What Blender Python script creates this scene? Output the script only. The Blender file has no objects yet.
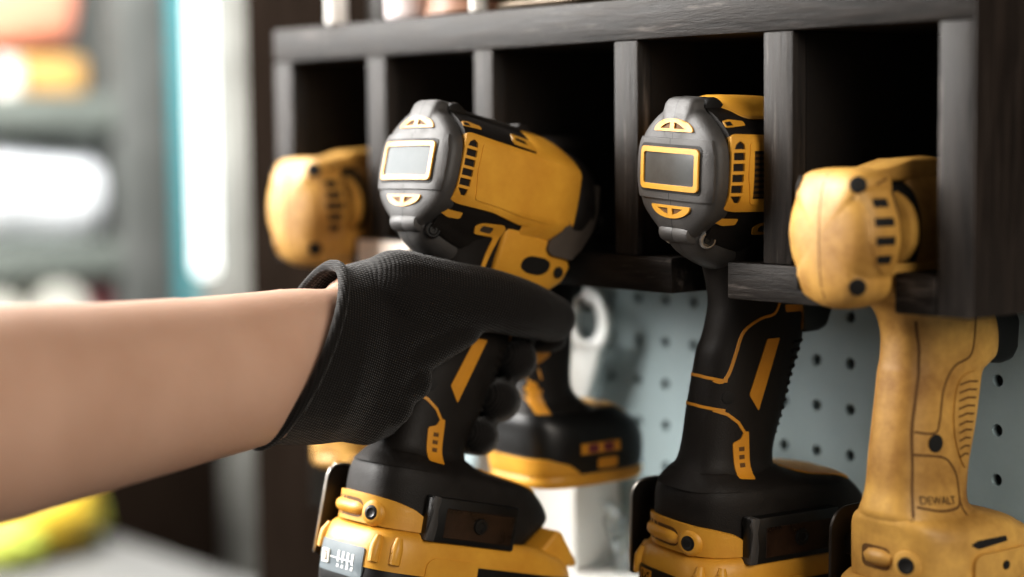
import bpy, bmesh, math, random
from mathutils import Vector, Matrix
from mathutils.bvhtree import BVHTree
from mathutils.geometry import tessellate_polygon
random.seed(7)
COL = bpy.context.scene.collection
MM = 0.001

# ------------------------------------------------------------------ materials
def nt(name):
    m = bpy.data.materials.new(name); m.use_nodes = True
    t = m.node_tree
    b = t.nodes['Principled BSDF']
    return m, t, b

def col(c, a=1.0):
    return (c[0], c[1], c[2], a)

def srgb(r, g, b):
    f = lambda x: (x/255/12.92) if x/255 <= 0.04045 else ((x/255+0.055)/1.055)**2.4
    return (f(r), f(g), f(b))

def plastic(name, c, rough=0.45, dirt=None, dirt_amt=0.5, dirt_scale=25, bump=0.0, bump_scale=900, spec=0.5, metal=0.0, seam=None, coat=0.0):
    m, t, b = nt(name)
    L = t.links; N = t.nodes
    b.inputs['Roughness'].default_value = rough
    b.inputs['Specular IOR Level'].default_value = spec
    b.inputs['Metallic'].default_value = metal
    b.inputs['Coat Weight'].default_value = coat
    tc = N.new('ShaderNodeTexCoord')
    no = N.new('ShaderNodeTexNoise'); no.inputs['Scale'].default_value = dirt_scale; no.inputs['Detail'].default_value = 8
    no.inputs['Roughness'].default_value = 0.65
    L.new(tc.outputs['Object'], no.inputs['Vector'])
    rp = N.new('ShaderNodeValToRGB')
    d = dirt if dirt else tuple(x*0.72 for x in c)
    lo = 0.62 - 0.3*dirt_amt
    rp.color_ramp.elements[0].position = max(0.0, lo-0.12); rp.color_ramp.elements[0].color = col(c)
    rp.color_ramp.elements[1].position = lo+0.28; rp.color_ramp.elements[1].color = col(d)
    L.new(no.outputs['Fac'], rp.inputs['Fac'])
    out = rp.outputs['Color']
    if seam is not None:       # thin parting line of the two moulded halves, on the object's own centre plane
        sx = N.new('ShaderNodeSeparateXYZ'); L.new(tc.outputs['Object'], sx.inputs[0])
        ab = N.new('ShaderNodeMath'); ab.operation = 'ABSOLUTE'; L.new(sx.outputs['X'], ab.inputs[0])
        lt = N.new('ShaderNodeMath'); lt.operation = 'LESS_THAN'; L.new(ab.outputs[0], lt.inputs[0]); lt.inputs[1].default_value = 0.00032
        mx = N.new('ShaderNodeMixRGB'); mx.inputs['Color2'].default_value = col(seam)
        L.new(lt.outputs[0], mx.inputs['Fac']); L.new(out, mx.inputs['Color1']); out = mx.outputs['Color']
    L.new(out, b.inputs['Base Color'])
    mr = N.new('ShaderNodeMapRange'); mr.inputs['From Min'].default_value = 0.3; mr.inputs['From Max'].default_value = 0.7
    mr.inputs['To Min'].default_value = max(0.05, rough-0.08); mr.inputs['To Max'].default_value = min(1, rough+0.12)
    L.new(no.outputs['Fac'], mr.inputs['Value']); L.new(mr.outputs[0], b.inputs['Roughness'])
    if bump:
        n2 = N.new('ShaderNodeTexNoise'); n2.inputs['Scale'].default_value = bump_scale; n2.inputs['Detail'].default_value = 2
        L.new(tc.outputs['Object'], n2.inputs['Vector'])
        bp = N.new('ShaderNodeBump'); bp.inputs['Strength'].default_value = bump; bp.inputs['Distance'].default_value = 0.0006
        L.new(n2.outputs['Fac'], bp.inputs['Height']); L.new(bp.outputs['Normal'], b.inputs['Normal'])
    return m

YEL = (0.66, 0.35, 0.05)
M = {}
M['yellow'] = plastic('yellow plastic', YEL, 0.42, dirt=(0.52, 0.24, 0.022), dirt_amt=0.55, dirt_scale=30, bump=0.12)
M['yellow_trim'] = plastic('yellow trim', (0.60, 0.27, 0.022), 0.5, dirt_amt=0.3)
M['yellow_worn'] = plastic('worn yellow plastic', (0.72, 0.425, 0.11), 0.5, dirt=(0.26, 0.125, 0.025), dirt_amt=0.75, dirt_scale=22, bump=0.2, bump_scale=500)
M['rubber'] = plastic('black rubber', (0.0105, 0.0085, 0.0072), 0.55, dirt=(0.018, 0.0148, 0.0125), dirt_amt=0.6, dirt_scale=60, bump=0.35, bump_scale=1400, spec=0.28)
M['cap'] = plastic('grey black rubber', (0.042, 0.040, 0.039), 0.5, dirt=(0.06, 0.056, 0.053), dirt_amt=0.7, dirt_scale=70, bump=0.3, bump_scale=1300, seam=(0.006, 0.006, 0.006))
M['black'] = plastic('black plastic', (0.007, 0.0065, 0.006), 0.4, dirt_amt=0.3)
M['dark_hole'] = plastic('dark recess', (0.004, 0.003, 0.002), 0.7, dirt_amt=0.2)
M['bumper'] = plastic('bronze grey bumper', (0.10, 0.082, 0.068), 0.5, dirt_amt=0.5, bump=0.2)
M['screen_lit'] = plastic('pale sheen label', (0.195, 0.215, 0.225), 0.5, dirt=(0.28, 0.295, 0.295), dirt_amt=0.5, dirt_scale=16, spec=0.06)  # window sheen on the tilted label put into its base colour
M['screen_dark'] = plastic('grey smoked label', (0.055, 0.058, 0.058), 0.22, dirt=(0.10, 0.105, 0.105), dirt_amt=0.5, dirt_scale=16, spec=0.7)
M['steel'] = plastic('steel', (0.55, 0.54, 0.52), 0.3, metal=1.0, dirt_amt=0.4)
M['dark_steel'] = plastic('blackened steel', (0.045, 0.038, 0.033), 0.38, metal=0.6, dirt_amt=0.5)
M['gauge'] = plastic('pale gauge label', (0.13, 0.16, 0.175), 0.4, dirt_amt=0.3)
M['gauge_mark'] = plastic('white print', (0.75, 0.75, 0.72), 0.5, dirt_amt=0.2)
M['brown_window'] = plastic('brown smoked window', (0.010, 0.006, 0.004), 0.3, dirt=(0.05, 0.024, 0.012), dirt_amt=0.5, dirt_scale=55)
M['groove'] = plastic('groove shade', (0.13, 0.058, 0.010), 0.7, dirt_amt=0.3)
M['text_dark'] = plastic('dark raised lettering', (0.055, 0.026, 0.008), 0.6, dirt_amt=0.4)

def wood_paint(name, c, c2, rough=0.45, stretch=(2.5, 22, 22), scratch=0.25, spec=0.5):
    m, t, b = nt(name); b.inputs['Specular IOR Level'].default_value = spec; N = t.nodes; L = t.links
    tc = N.new('ShaderNodeTexCoord'); mp = N.new('ShaderNodeMapping'); mp.inputs['Scale'].default_value = stretch
    L.new(tc.outputs['Object'], mp.inputs['Vector'])
    n1 = N.new('ShaderNodeTexNoise'); n1.inputs['Scale'].default_value = 9; n1.inputs['Detail'].default_value = 9; n1.inputs['Roughness'].default_value = 0.7
    L.new(mp.outputs[0], n1.inputs['Vector'])
    n2 = N.new('ShaderNodeTexNoise'); n2.inputs['Scale'].default_value = 5; n2.inputs['Detail'].default_value = 10; n2.inputs['Roughness'].default_value = 0.72
    L.new(mp.outputs[0], n2.inputs['Vector'])
    r1 = N.new('ShaderNodeValToRGB'); r1.color_ramp.elements[0].position = 0.36; r1.color_ramp.elements[0].color = col(c)
    r1.color_ramp.elements[1].position = 0.68; r1.color_ramp.elements[1].color = col(c2)
    L.new(n1.outputs['Fac'], r1.inputs['Fac'])
    r2 = N.new('ShaderNodeValToRGB'); r2.color_ramp.elements[0].position = 0.57; r2.color_ramp.elements[0].color = (0, 0, 0, 1)
    r2.color_ramp.elements[1].position = 0.66; r2.color_ramp.elements[1].color = (scratch,)*3+(1,)
    L.new(n2.outputs['Fac'], r2.inputs['Fac'])
    mx = N.new('ShaderNodeMixRGB'); mx.inputs['Color2'].default_value = col(tuple(min(1, x*3.2+0.045) for x in c2))
    L.new(r2.outputs['Color'], mx.inputs['Fac']); L.new(r1.outputs['Color'], mx.inputs['Color1'])
    L.new(mx.outputs['Color'], b.inputs['Base Color'])
    mr = N.new('ShaderNodeMapRange'); mr.inputs['To Min'].default_value = rough-0.1; mr.inputs['To Max'].default_value = rough+0.2
    L.new(n1.outputs['Fac'], mr.inputs['Value']); L.new(mr.outputs[0], b.inputs['Roughness'])
    bp = N.new('ShaderNodeBump'); bp.inputs['Strength'].default_value = 0.5; bp.inputs['Distance'].default_value = 0.0015
    L.new(n1.outputs['Fac'], bp.inputs['Height']); L.new(bp.outputs['Normal'], b.inputs['Normal'])
    return m
M['rack'] = wood_paint('black painted wood', (0.005, 0.0038, 0.003), (0.030, 0.0235, 0.0195), 0.48, scratch=0.6, spec=0.30)
M['rack_v'] = wood_paint('black painted wood upright', (0.005, 0.0038, 0.003), (0.030, 0.0235, 0.0195), 0.48, (30, 30, 2), 0.6, 0.30)
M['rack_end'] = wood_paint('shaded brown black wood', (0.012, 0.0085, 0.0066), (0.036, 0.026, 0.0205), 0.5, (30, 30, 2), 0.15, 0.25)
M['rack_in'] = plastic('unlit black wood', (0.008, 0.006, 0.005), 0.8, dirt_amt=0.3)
M['wallboard'] = wood_paint('dark brown boarding', (0.007, 0.0045, 0.003), (0.016, 0.011, 0.008), 0.85, (25, 25, 1.5), 0.1, 0.02)
M['floor'] = plastic('concrete', (0.16, 0.15, 0.14), 0.8, dirt_amt=0.6, dirt_scale=3)
M['whitewall'] = plastic('pale wall', (0.35, 0.36, 0.35), 0.8, dirt_amt=0.4, dirt_scale=3)
M['teal'] = plastic('teal paint', (0.10, 0.36, 0.40), 0.5, dirt_amt=0.3, dirt_scale=6)
M['greypost'] = plastic('weathered grey paint', (0.42, 0.42, 0.39), 0.6, dirt=(0.10, 0.10, 0.09), dirt_amt=0.6, dirt_scale=5)
M['darkgrey'] = plastic('dark grey shelf paint', (0.06, 0.065, 0.062), 0.6, dirt=(0.12, 0.125, 0.12), dirt_amt=0.6, dirt_scale=7)
M['shelfboard'] = plastic('grey green shelf paint', (0.16, 0.18, 0.165), 0.6, dirt_amt=0.5, dirt_scale=6)
M['white'] = plastic('white card', (0.72, 0.71, 0.68), 0.6, dirt_amt=0.2, dirt_scale=8)
M['whitewrench'] = plastic('bright nickel', (0.92, 0.94, 0.92), 0.48, metal=0.75, dirt_amt=0.3)
M['cloth'] = plastic('white cloth', (0.62, 0.65, 0.68), 0.9, dirt_amt=0.4, dirt_scale=10)
M['spool'] = plastic('cream spool', (0.66, 0.66, 0.60), 0.6, dirt_amt=0.3)
M['maroon'] = plastic('maroon cloth', (0.17, 0.04, 0.05), 0.9, dirt_amt=0.4)
M['orange'] = plastic('orange bin', (0.70, 0.29, 0.19), 0.55, dirt_amt=0.3)
M['ochre'] = plastic('ochre packing', (0.55, 0.33, 0.11), 0.7, dirt_amt=0.5)
M['lemon'] = plastic('yellow bag', (0.72, 0.50, 0.05), 0.5, dirt_amt=0.4)
M['lime'] = plastic('lime print', (0.50, 0.56, 0.10), 0.5, dirt_amt=0.4)
M['bench'] = plastic('grey bench top', (0.16, 0.16, 0.155), 0.6, dirt_amt=0.5, dirt_scale=6)
M['copper'] = plastic('pinkish wood', (0.30, 0.155, 0.095), 0.5, dirt=(0.18, 0.09, 0.05), dirt_amt=0.5, dirt_scale=20)
M['pinkwhite'] = plastic('pinkish white card', (0.74, 0.66, 0.65), 0.6, dirt_amt=0.2)
M['knob_wire'] = plastic('dark brass wire', (0.10, 0.075, 0.05), 0.35, metal=0.7, dirt_amt=0.5)
M['lid'] = plastic('dark lid', (0.02, 0.017, 0.014), 0.5, dirt_amt=0.3)
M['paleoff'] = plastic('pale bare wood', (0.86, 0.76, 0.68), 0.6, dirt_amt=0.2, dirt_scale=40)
M['sleeve'] = plastic('grey shirt cloth', (0.12, 0.12, 0.13), 0.9, dirt_amt=0.4)
# glass
def glass(name, c, rough=0.05, alpha=None):
    m, t, b = nt(name)
    b.inputs['Base Color'].default_value = col(c); b.inputs['Roughness'].default_value = rough
    b.inputs['Transmission Weight'].default_value = 0.85; b.inputs['IOR'].default_value = 1.35
    no = t.nodes.new('ShaderNodeTexNoise'); no.inputs['Scale'].default_value = 40
    bp = t.nodes.new('ShaderNodeBump'); bp.inputs['Strength'].default_value = 0.05
    t.links.new(no.outputs['Fac'], bp.inputs['Height']); t.links.new(bp.outputs['Normal'], b.inputs['Normal'])
    if alpha is not None: b.inputs['Alpha'].default_value = alpha
    return m
M['glass'] = glass('pale green glass', (0.85, 0.95, 0.9))
M['film'] = plastic('clear plastic film', (0.62, 0.68, 0.69), 0.22, dirt_amt=0.3, dirt_scale=60, spec=0.8)
M['film'].node_tree.nodes['Principled BSDF'].inputs['Alpha'].default_value = 0.38
# window glow: frosted daylight pane
m, t, b = nt('frosted daylight pane')
b.inputs['Base Color'].default_value = (0.8, 0.82, 0.8, 1); b.inputs['Emission Color'].default_value = (1, 1, 0.97, 1)
no = t.nodes.new('ShaderNodeTexNoise'); no.inputs['Scale'].default_value = 2
mr = t.nodes.new('ShaderNodeMapRange'); mr.inputs['To Min'].default_value = 2.2; mr.inputs['To Max'].default_value = 3.2
t.links.new(no.outputs['Fac'], mr.inputs['Value']); t.links.new(mr.outputs[0], b.inputs['Emission Strength'])
M['pane'] = m
# pegboard paint
M['peg'] = plastic('grey blue pegboard paint', (0.32, 0.40, 0.42), 0.55, dirt=(0.26, 0.33, 0.345), dirt_amt=0.5, dirt_scale=12, bump=0.08)
# skin
m, t, b = nt('skin'); N = t.nodes; L = t.links
tc = N.new('ShaderNodeTexCoord'); no = N.new('ShaderNodeTexNoise'); no.inputs['Scale'].default_value = 28; no.inputs['Detail'].default_value = 6
L.new(tc.outputs['Object'], no.inputs['Vector'])
rp = N.new('ShaderNodeValToRGB'); rp.color_ramp.elements[0].position = 0.35; rp.color_ramp.elements[0].color = (0.57, 0.355, 0.255, 1)
rp.color_ramp.elements[1].position = 0.7; rp.color_ramp.elements[1].color = (0.62, 0.40, 0.295, 1)
L.new(no.outputs['Fac'], rp.inputs['Fac']); L.new(rp.outputs['Color'], b.inputs['Base Color'])
b.inputs['Roughness'].default_value = 0.55; b.inputs['Subsurface Weight'].default_value = 0.12
b.inputs['Subsurface Radius'].default_value = (0.012, 0.005, 0.003); b.inputs['Subsurface Scale'].default_value = 1.0
n2 = N.new('ShaderNodeTexNoise'); n2.inputs['Scale'].default_value = 600; n2.inputs['Detail'].default_value = 3
L.new(tc.outputs['Object'], n2.inputs['Vector'])
bp = N.new('ShaderNodeBump'); bp.inputs['Strength'].default_value = 0.25; bp.inputs['Distance'].default_value = 0.0006
L.new(n2.outputs['Fac'], bp.inputs['Height']); L.new(bp.outputs['Normal'], b.inputs['Normal'])
M['skin'] = m
# knitted glove
m, t, b = nt('black knit'); N = t.nodes; L = t.links
tc = N.new('ShaderNodeTexCoord'); mp = N.new('ShaderNodeMapping'); mp.inputs['Rotation'].default_value = (0.35, 0.0, 0.1)
L.new(tc.outputs['Object'], mp.inputs['Vector'])
w1 = N.new('ShaderNodeTexWave'); w1.wave_type = 'BANDS'; w1.bands_direction = 'Z'; w1.inputs['Scale'].default_value = 250; w1.inputs['Distortion'].default_value = 0.6
w2 = N.new('ShaderNodeTexWave'); w2.wave_type = 'BANDS'; w2.bands_direction = 'Y'; w2.inputs['Scale'].default_value = 190; w2.inputs['Distortion'].default_value = 0.8
L.new(mp.outputs[0], w1.inputs['Vector']); L.new(mp.outputs[0], w2.inputs['Vector'])
mu = N.new('ShaderNodeMath'); mu.operation = 'MULTIPLY'; L.new(w1.outputs['Fac'], mu.inputs[0]); L.new(w2.outputs['Fac'], mu.inputs[1])
rp = N.new('ShaderNodeValToRGB'); rp.color_ramp.elements[0].color = (0.005, 0.004, 0.0035, 1); rp.color_ramp.elements[1].color = (0.022, 0.018, 0.0155, 1)
L.new(mu.outputs[0], rp.inputs['Fac']); L.new(rp.outputs['Color'], b.inputs['Base Color'])
b.inputs['Roughness'].default_value = 0.75; b.inputs['Specular IOR Level'].default_value = 0.25; b.inputs['Sheen Weight'].default_value = 0.17; b.inputs['Sheen Roughness'].default_value = 0.4
bp = N.new('ShaderNodeBump'); bp.inputs['Strength'].default_value = 0.6; bp.inputs['Distance'].default_value = 0.0009
L.new(mu.outputs[0], bp.inputs['Height']); L.new(bp.outputs['Normal'], b.inputs['Normal'])
M['knit'] = m

# ------------------------------------------------------------------ mesh helpers
def link_mesh(name, bm, mat, parent=None, smooth=40, scale=1.0, recalc=True):
    if recalc: bmesh.ops.recalc_face_normals(bm, faces=bm.faces)
    me = bpy.data.meshes.new(name); bm.to_mesh(me); bm.free()
    if scale != 1.0: me.transform(Matrix.Scale(scale, 4))
    for p in me.polygons: p.use_smooth = True
    me.set_sharp_from_angle(angle=math.radians(smooth))
    me.materials.append(mat)
    o = bpy.data.objects.new(name, me); COL.objects.link(o)
    if parent: o.parent = parent
    return o

def tag(o, label=None, cat=None, group=None, kind=None):
    if label: o['label'] = label
    if cat: o['category'] = cat
    if group: o['group'] = group
    if kind: o['kind'] = kind
    return o

def thing(name, label, cat, mat4=None, group=None):
    o = bpy.data.objects.new(name, None); COL.objects.link(o); o.empty_display_size = 0.02
    if mat4 is not None: o.matrix_world = mat4
    return tag(o, label, cat, group)

def catmull(pts, n, closed=False):
    P = [Vector(p) for p in pts]; out = []
    segs = len(P) if closed else len(P)-1
    for i in range(segs):
        if closed: p0, p1, p2, p3 = P[(i-1) % len(P)], P[i], P[(i+1) % len(P)], P[(i+2) % len(P)]
        else: p0, p1, p2, p3 = P[max(i-1, 0)], P[i], P[i+1], P[min(i+2, len(P)-1)]
        for k in range(n):
            t = k/n
            out.append(0.5*((2*p1)+(-p0+p2)*t+(2*p0-5*p1+4*p2-p3)*t*t+(-p0+3*p1-3*p2+p3)*t**3))
    if not closed: out.append(P[-1])
    return out

def bm_loft(bm, loops, cap0=True, cap1=True):
    rows = [[bm.verts.new(p) for p in lp] for lp in loops]
    n = len(rows[0])
    for a, b in zip(rows, rows[1:]):
        for i in range(n):
            bm.faces.new((a[i], a[(i+1) % n], b[(i+1) % n], b[i]))
    if cap0: bm.faces.new(rows[0][::-1])
    if cap1: bm.faces.new(rows[-1])
    return bm

def loft(loops, **k):
    return bm_loft(bmesh.new(), loops, **k)

def half_loop(half, y, sx=1.0, sz=1.0, cz=0.0, n=4):
    c = catmull([(u, w, 0) for u, w in half], n)
    full = [(p.x, p.y) for p in c] + [(-p.x, p.y) for p in c[-2:0:-1]]
    return [Vector((u*sx, y, cz+(w-cz)*sz)) for u, w in full]

def sup_loop(z, v0, v1, hw, n=2.6, N=40, cx=0.0):
    out = []
    cv, a = (v0+v1)/2, (v1-v0)/2
    for i in range(N):
        t = 2*math.pi*i/N; c, s = math.cos(t), math.sin(t)
        out.append(Vector((cx+math.copysign(abs(c)**(2/n), c)*hw, cv+math.copysign(abs(s)**(2/n), s)*a, z)))
    return out

def interp_rows(rows, k=4):
    """smooth numeric table rows (first column = station)"""
    out = []
    for i in range(len(rows)-1):
        p0, p1, p2, p3 = rows[max(i-1, 0)], rows[i], rows[i+1], rows[min(i+2, len(rows)-1)]
        for j in range(k):
            t = j/k
            out.append(tuple(0.5*(2*b+(c-a)*t+(2*a-5*b+4*c-d)*t*t+(3*b-a-3*c+d)*t**3) for a, b, c, d in zip(p0, p1, p2, p3)))
    out.append(tuple(rows[-1]))
    return out

def bevel_all(bm, w, seg=2, ang=30):
    es = [e for e in bm.edges if len(e.link_faces) == 2 and e.calc_face_angle(0) > math.radians(ang)]
    if es: bmesh.ops.bevel(bm, geom=es, offset=w, segments=seg, profile=0.5, affect='EDGES', clamp_overlap=True)
    return bm

def bm_box(bm, x0, x1, y0, y1, z0, z1):
    vs = [bm.verts.new((x, y, z)) for x in (x0, x1) for y in (y0, y1) for z in (z0, z1)]
    for f in ((0, 1, 3, 2), (4, 6, 7, 5), (0, 4, 5, 1), (2, 3, 7, 6), (0, 2, 6, 4), (1, 5, 7, 3)):
        bm.faces.new([vs[i] for i in f])
    return bm

def box(x0, x1, y0, y1, z0, z1, bev=0.0, seg=2):
    bm = bm_box(bmesh.new(), x0, x1, y0, y1, z0, z1)
    bmesh.ops.recalc_face_normals(bm, faces=bm.faces)
    if bev: bevel_all(bm, bev, seg)
    return bm

def prism_x(poly, x0, x1, bev=0.0, seg=2, taper=None):
    """polygon in (y,z) extruded along x"""
    bm = bmesh.new(); rows = []
    for x in (x0, x1):
        rows.append([bm.verts.new((x*(taper(p[1]) if taper else 1), p[0], p[1])) for p in poly])
    n = len(poly)
    for i in range(n): bm.faces.new((rows[0][i], rows[0][(i+1) % n], rows[1][(i+1) % n], rows[1][i]))
    bm.faces.new(rows[0][::-1]); bm.faces.new(rows[1])
    bmesh.ops.recalc_face_normals(bm, faces=bm.faces)
    if bev: bevel_all(bm, bev, seg)
    return bm

def bm_tube(bm, pts, r, n=10, cap=True):
    P = [Vector(p) for p in pts]; rows = []
    rad = r if isinstance(r, (list, tuple)) else [r]*len(P)
    t0 = (P[1]-P[0]).normalized(); up = t0.orthogonal().normalized()
    for i, p in enumerate(P):
        t = ((P[min(i+1, len(P)-1)]-P[max(i-1, 0)])).normalized()
        up = (up - t*up.dot(t)).normalized(); s = t.cross(up)
        rows.append([bm.verts.new(p+(up*math.cos(2*math.pi*k/n)+s*math.sin(2*math.pi*k/n))*rad[i]) for k in range(n)])
    for a, b in zip(rows, rows[1:]):
        for k in range(n): bm.faces.new((a[k], a[(k+1) % n], b[(k+1) % n], b[k]))
    if cap: bm.faces.new(rows[0][::-1]); bm.faces.new(rows[-1])
    return bm

def bm_lathe(bm, prof, c, axis=(0, 0, 1), n=32):
    """profile (r, h) about an axis"""
    ax = Vector(axis).normalized(); a = ax.orthogonal().normalized(); b = ax.cross(a); c = Vector(c)
    rows = [[bm.verts.new(c+ax*h+(a*math.cos(2*math.pi*k/n)+b*math.sin(2*math.pi*k/n))*max(r, 1e-5)) for k in range(n)] for r, h in prof]
    for p, q in zip(rows, rows[1:]):
        for k in range(n): bm.faces.new((p[k], p[(k+1) % n], q[(k+1) % n], q[k]))
    bm.faces.new(rows[0][::-1]); bm.faces.new(rows[-1])
    return bm

def round_poly(pts, r, n=4):
    out = []; m = len(pts)
    for i in range(m):
        p0, p, p2 = Vector(pts[i-1]), Vector(pts[i]), Vector(pts[(i+1) % m])
        d0, d2 = (p0-p), (p2-p); rr = min(r, d0.length*0.45, d2.length*0.45)
        a, b = p+d0.normalized()*rr, p+d2.normalized()*rr
        for k in range(n+1):
            t = k/n; out.append(tuple((1-t)**2*a+2*t*(1-t)*p+t*t*b))
    return out

def stroke_poly(path, w, closed=False):
    P = [Vector(p) for p in path]; L = []; R = []
    for i, p in enumerate(P):
        a = P[i]-P[i-1] if i else P[1]-P[0]; b = P[i+1]-p if i < len(P)-1 else P[-1]-P[-2]
        a.normalize(); b.normalize(); t = (a+b).normalized(); nrm = Vector((-t.y, t.x))
        k = (w/2)/max(0.5, nrm.dot(Vector((-a.y, a.x))))
        L.append(tuple(p+nrm*k)); R.append(tuple(p-nrm*k))
    return L+R[::-1]

def bvh_of(*objs):
    bm = bmesh.new()
    for o in objs:
        bm.from_mesh(o.data)
    bmesh.ops.triangulate(bm, faces=bm.faces)
    bmesh.ops.scale(bm, vec=(1000, 1000, 1000), verts=bm.verts)
    t = BVHTree.FromBMesh(bm); bm.free(); return t

class Surf:
    """analytic stand-in for a BVH: x = f(y, z)"""
    def __init__(self, f): self.f = f
    def ray_cast(self, o, d):
        return (Vector((math.copysign(self.f(o.y, o.z), o.x), o.y, o.z)),)
def side_map(sgn=1):
    return lambda a, b: (Vector((150*sgn, a, b)), Vector((-sgn, 0, 0)))
def rear_map(a, b):
    return Vector((a, -150, b)), Vector((0, 1, 0))
def top_map(a, b):
    return Vector((a, b, 60)), Vector((0, 0, -1))
def cyl_map(cy):
    """a = angle in degrees/2 about a vertical axis, 0 = rear"""
    def f(a, b):
        t = math.radians(a*2); d = Vector((math.sin(t), -math.cos(t), 0))
        return Vector((0, cy, b))+d*150, -d
    return f

def bm_decal(bm, polys, mp, bvh, off=0.6, thick=1.2, step=3.0):
    """polygon (with holes) laid as a thin shell over a surface"""
    w = bmesh.new()
    P3 = [[Vector((p[0], p[1], 0)) for p in q] for q in polys]
    flat = [p for q in P3 for p in q]
    vs = [w.verts.new(p) for p in flat]
    for tri in tessellate_polygon(P3):
        try: w.faces.new([vs[i] for i in tri])
        except ValueError: pass
    for ax in (0, 1):
        lo = min(p[ax] for p in flat); hi = max(p[ax] for p in flat); x = math.ceil(lo/step)*step
        while x < hi:
            no = Vector((1, 0, 0)) if ax == 0 else Vector((0, 1, 0))
            bmesh.ops.bisect_plane(w, geom=w.verts[:]+w.edges[:]+w.faces[:], dist=1e-4, plane_co=no*x, plane_no=no); x += step
    bmesh.ops.remove_doubles(w, verts=w.verts, dist=1e-3)
    dirs = {}
    for v in w.verts:
        o, d = mp(v.co.x, v.co.y)
        h = bvh.ray_cast(o, d)
        if h[0] is None:
            h = bvh.find_nearest(o+d*120)
        dirs[v] = (h[0]-d*off, d)
    for v in w.verts: v.co = dirs[v][0]
    be = [e for e in w.edges if len(e.link_faces) == 1]
    r = bmesh.ops.extrude_edge_only(w, edges=be)
    nv = [g for g in r['geom'] if isinstance(g, bmesh.types.BMVert)]
    tree = {}
    from mathutils.kdtree import KDTree
    kd = KDTree(len(dirs)); items = list(dirs.items())
    for i, (v, _) in enumerate(items): kd.insert(v.co, i)
    kd.balance()
    for v in nv:
        i = kd.find(v.co)[1]; v.co = v.co+items[i][1][1]*thick
    base = {}
    for v in w.verts: base[v] = bm.verts.new(v.co)
    for f in w.faces:
        try: bm.faces.new([base[v] for v in f.verts])
        except ValueError: pass
    w.free(); return bm

def decal(polys, mp, bvh, off=0.6, thick=1.2, step=3.0):
    if not isinstance(polys[0][0], (tuple, list, Vector)) : polys = [polys]
    return bm_decal(bmesh.new(), polys, mp, bvh, off, thick, step)

def add(name, bm, mat, parent, label=None, smooth=35):
    o = link_mesh(name, bm, mat, parent, smooth=smooth, scale=MM)
    if label: o['label'] = label
    return o

def rect(a0, a1, b0, b1):
    return [(a0, b0), (a1, b0), (a1, b1), (a0, b1)]

def text_bm(s, size, mp, bvh, a0, b0, off=0.3, slope=0.0):
    cu = bpy.data.curves.new('lettering', 'FONT'); cu.body = s; cu.size = size
    ob = bpy.data.objects.new('lettering', cu); COL.objects.link(ob)
    bpy.context.view_layer.update()
    dg = bpy.context.evaluated_depsgraph_get()
    me = bpy.data.meshes.new_from_object(ob.evaluated_get(dg))
    bm = bmesh.new(); bm.from_mesh(me)
    for v in bm.verts:
        o, d = mp(a0+v.co.x, b0+v.co.y+slope*v.co.x)
        h = bvh.ray_cast(o, d)
        p = h[0] if h[0] else bvh.find_nearest(o+d*120)[0]
        v.co = p-d*off
    bpy.data.objects.remove(ob); bpy.data.curves.remove(cu); bpy.data.meshes.remove(me)
    return bm

# ------------------------------------------------------------------ impact wrench (local mm: x right, y forward, z up)
HEAD = [(0, 80), (9, 80), (14, 78.5), (20.5, 75), (27.5, 70), (32.5, 65), (34, 60), (34.5, 47), (34, 34), (33, 29), (29.5, 23), (25, 17), (21, 11), (18, 6), (14, 3), (0, 2)]
REAR = [(0, 84), (8, 83.8), (11.5, 82), (13.5, 77.5), (20, 73.5), (27, 67.5), (31.5, 61), (33, 55), (33.4, 47), (33, 39), (31.2, 31.5), (27.5, 25), (20.5, 19), (15.5, 15.5), (12.5, 13), (8, 12), (0, 11.6)]

def handle_obj(parent, rows, name, mat, n=2.6):
    rr = interp_rows(rows, 4)
    return add(name, loft([sup_loop(z, a, b, h, n) for z, a, b, h in rr]), mat, parent, smooth=60)

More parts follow.
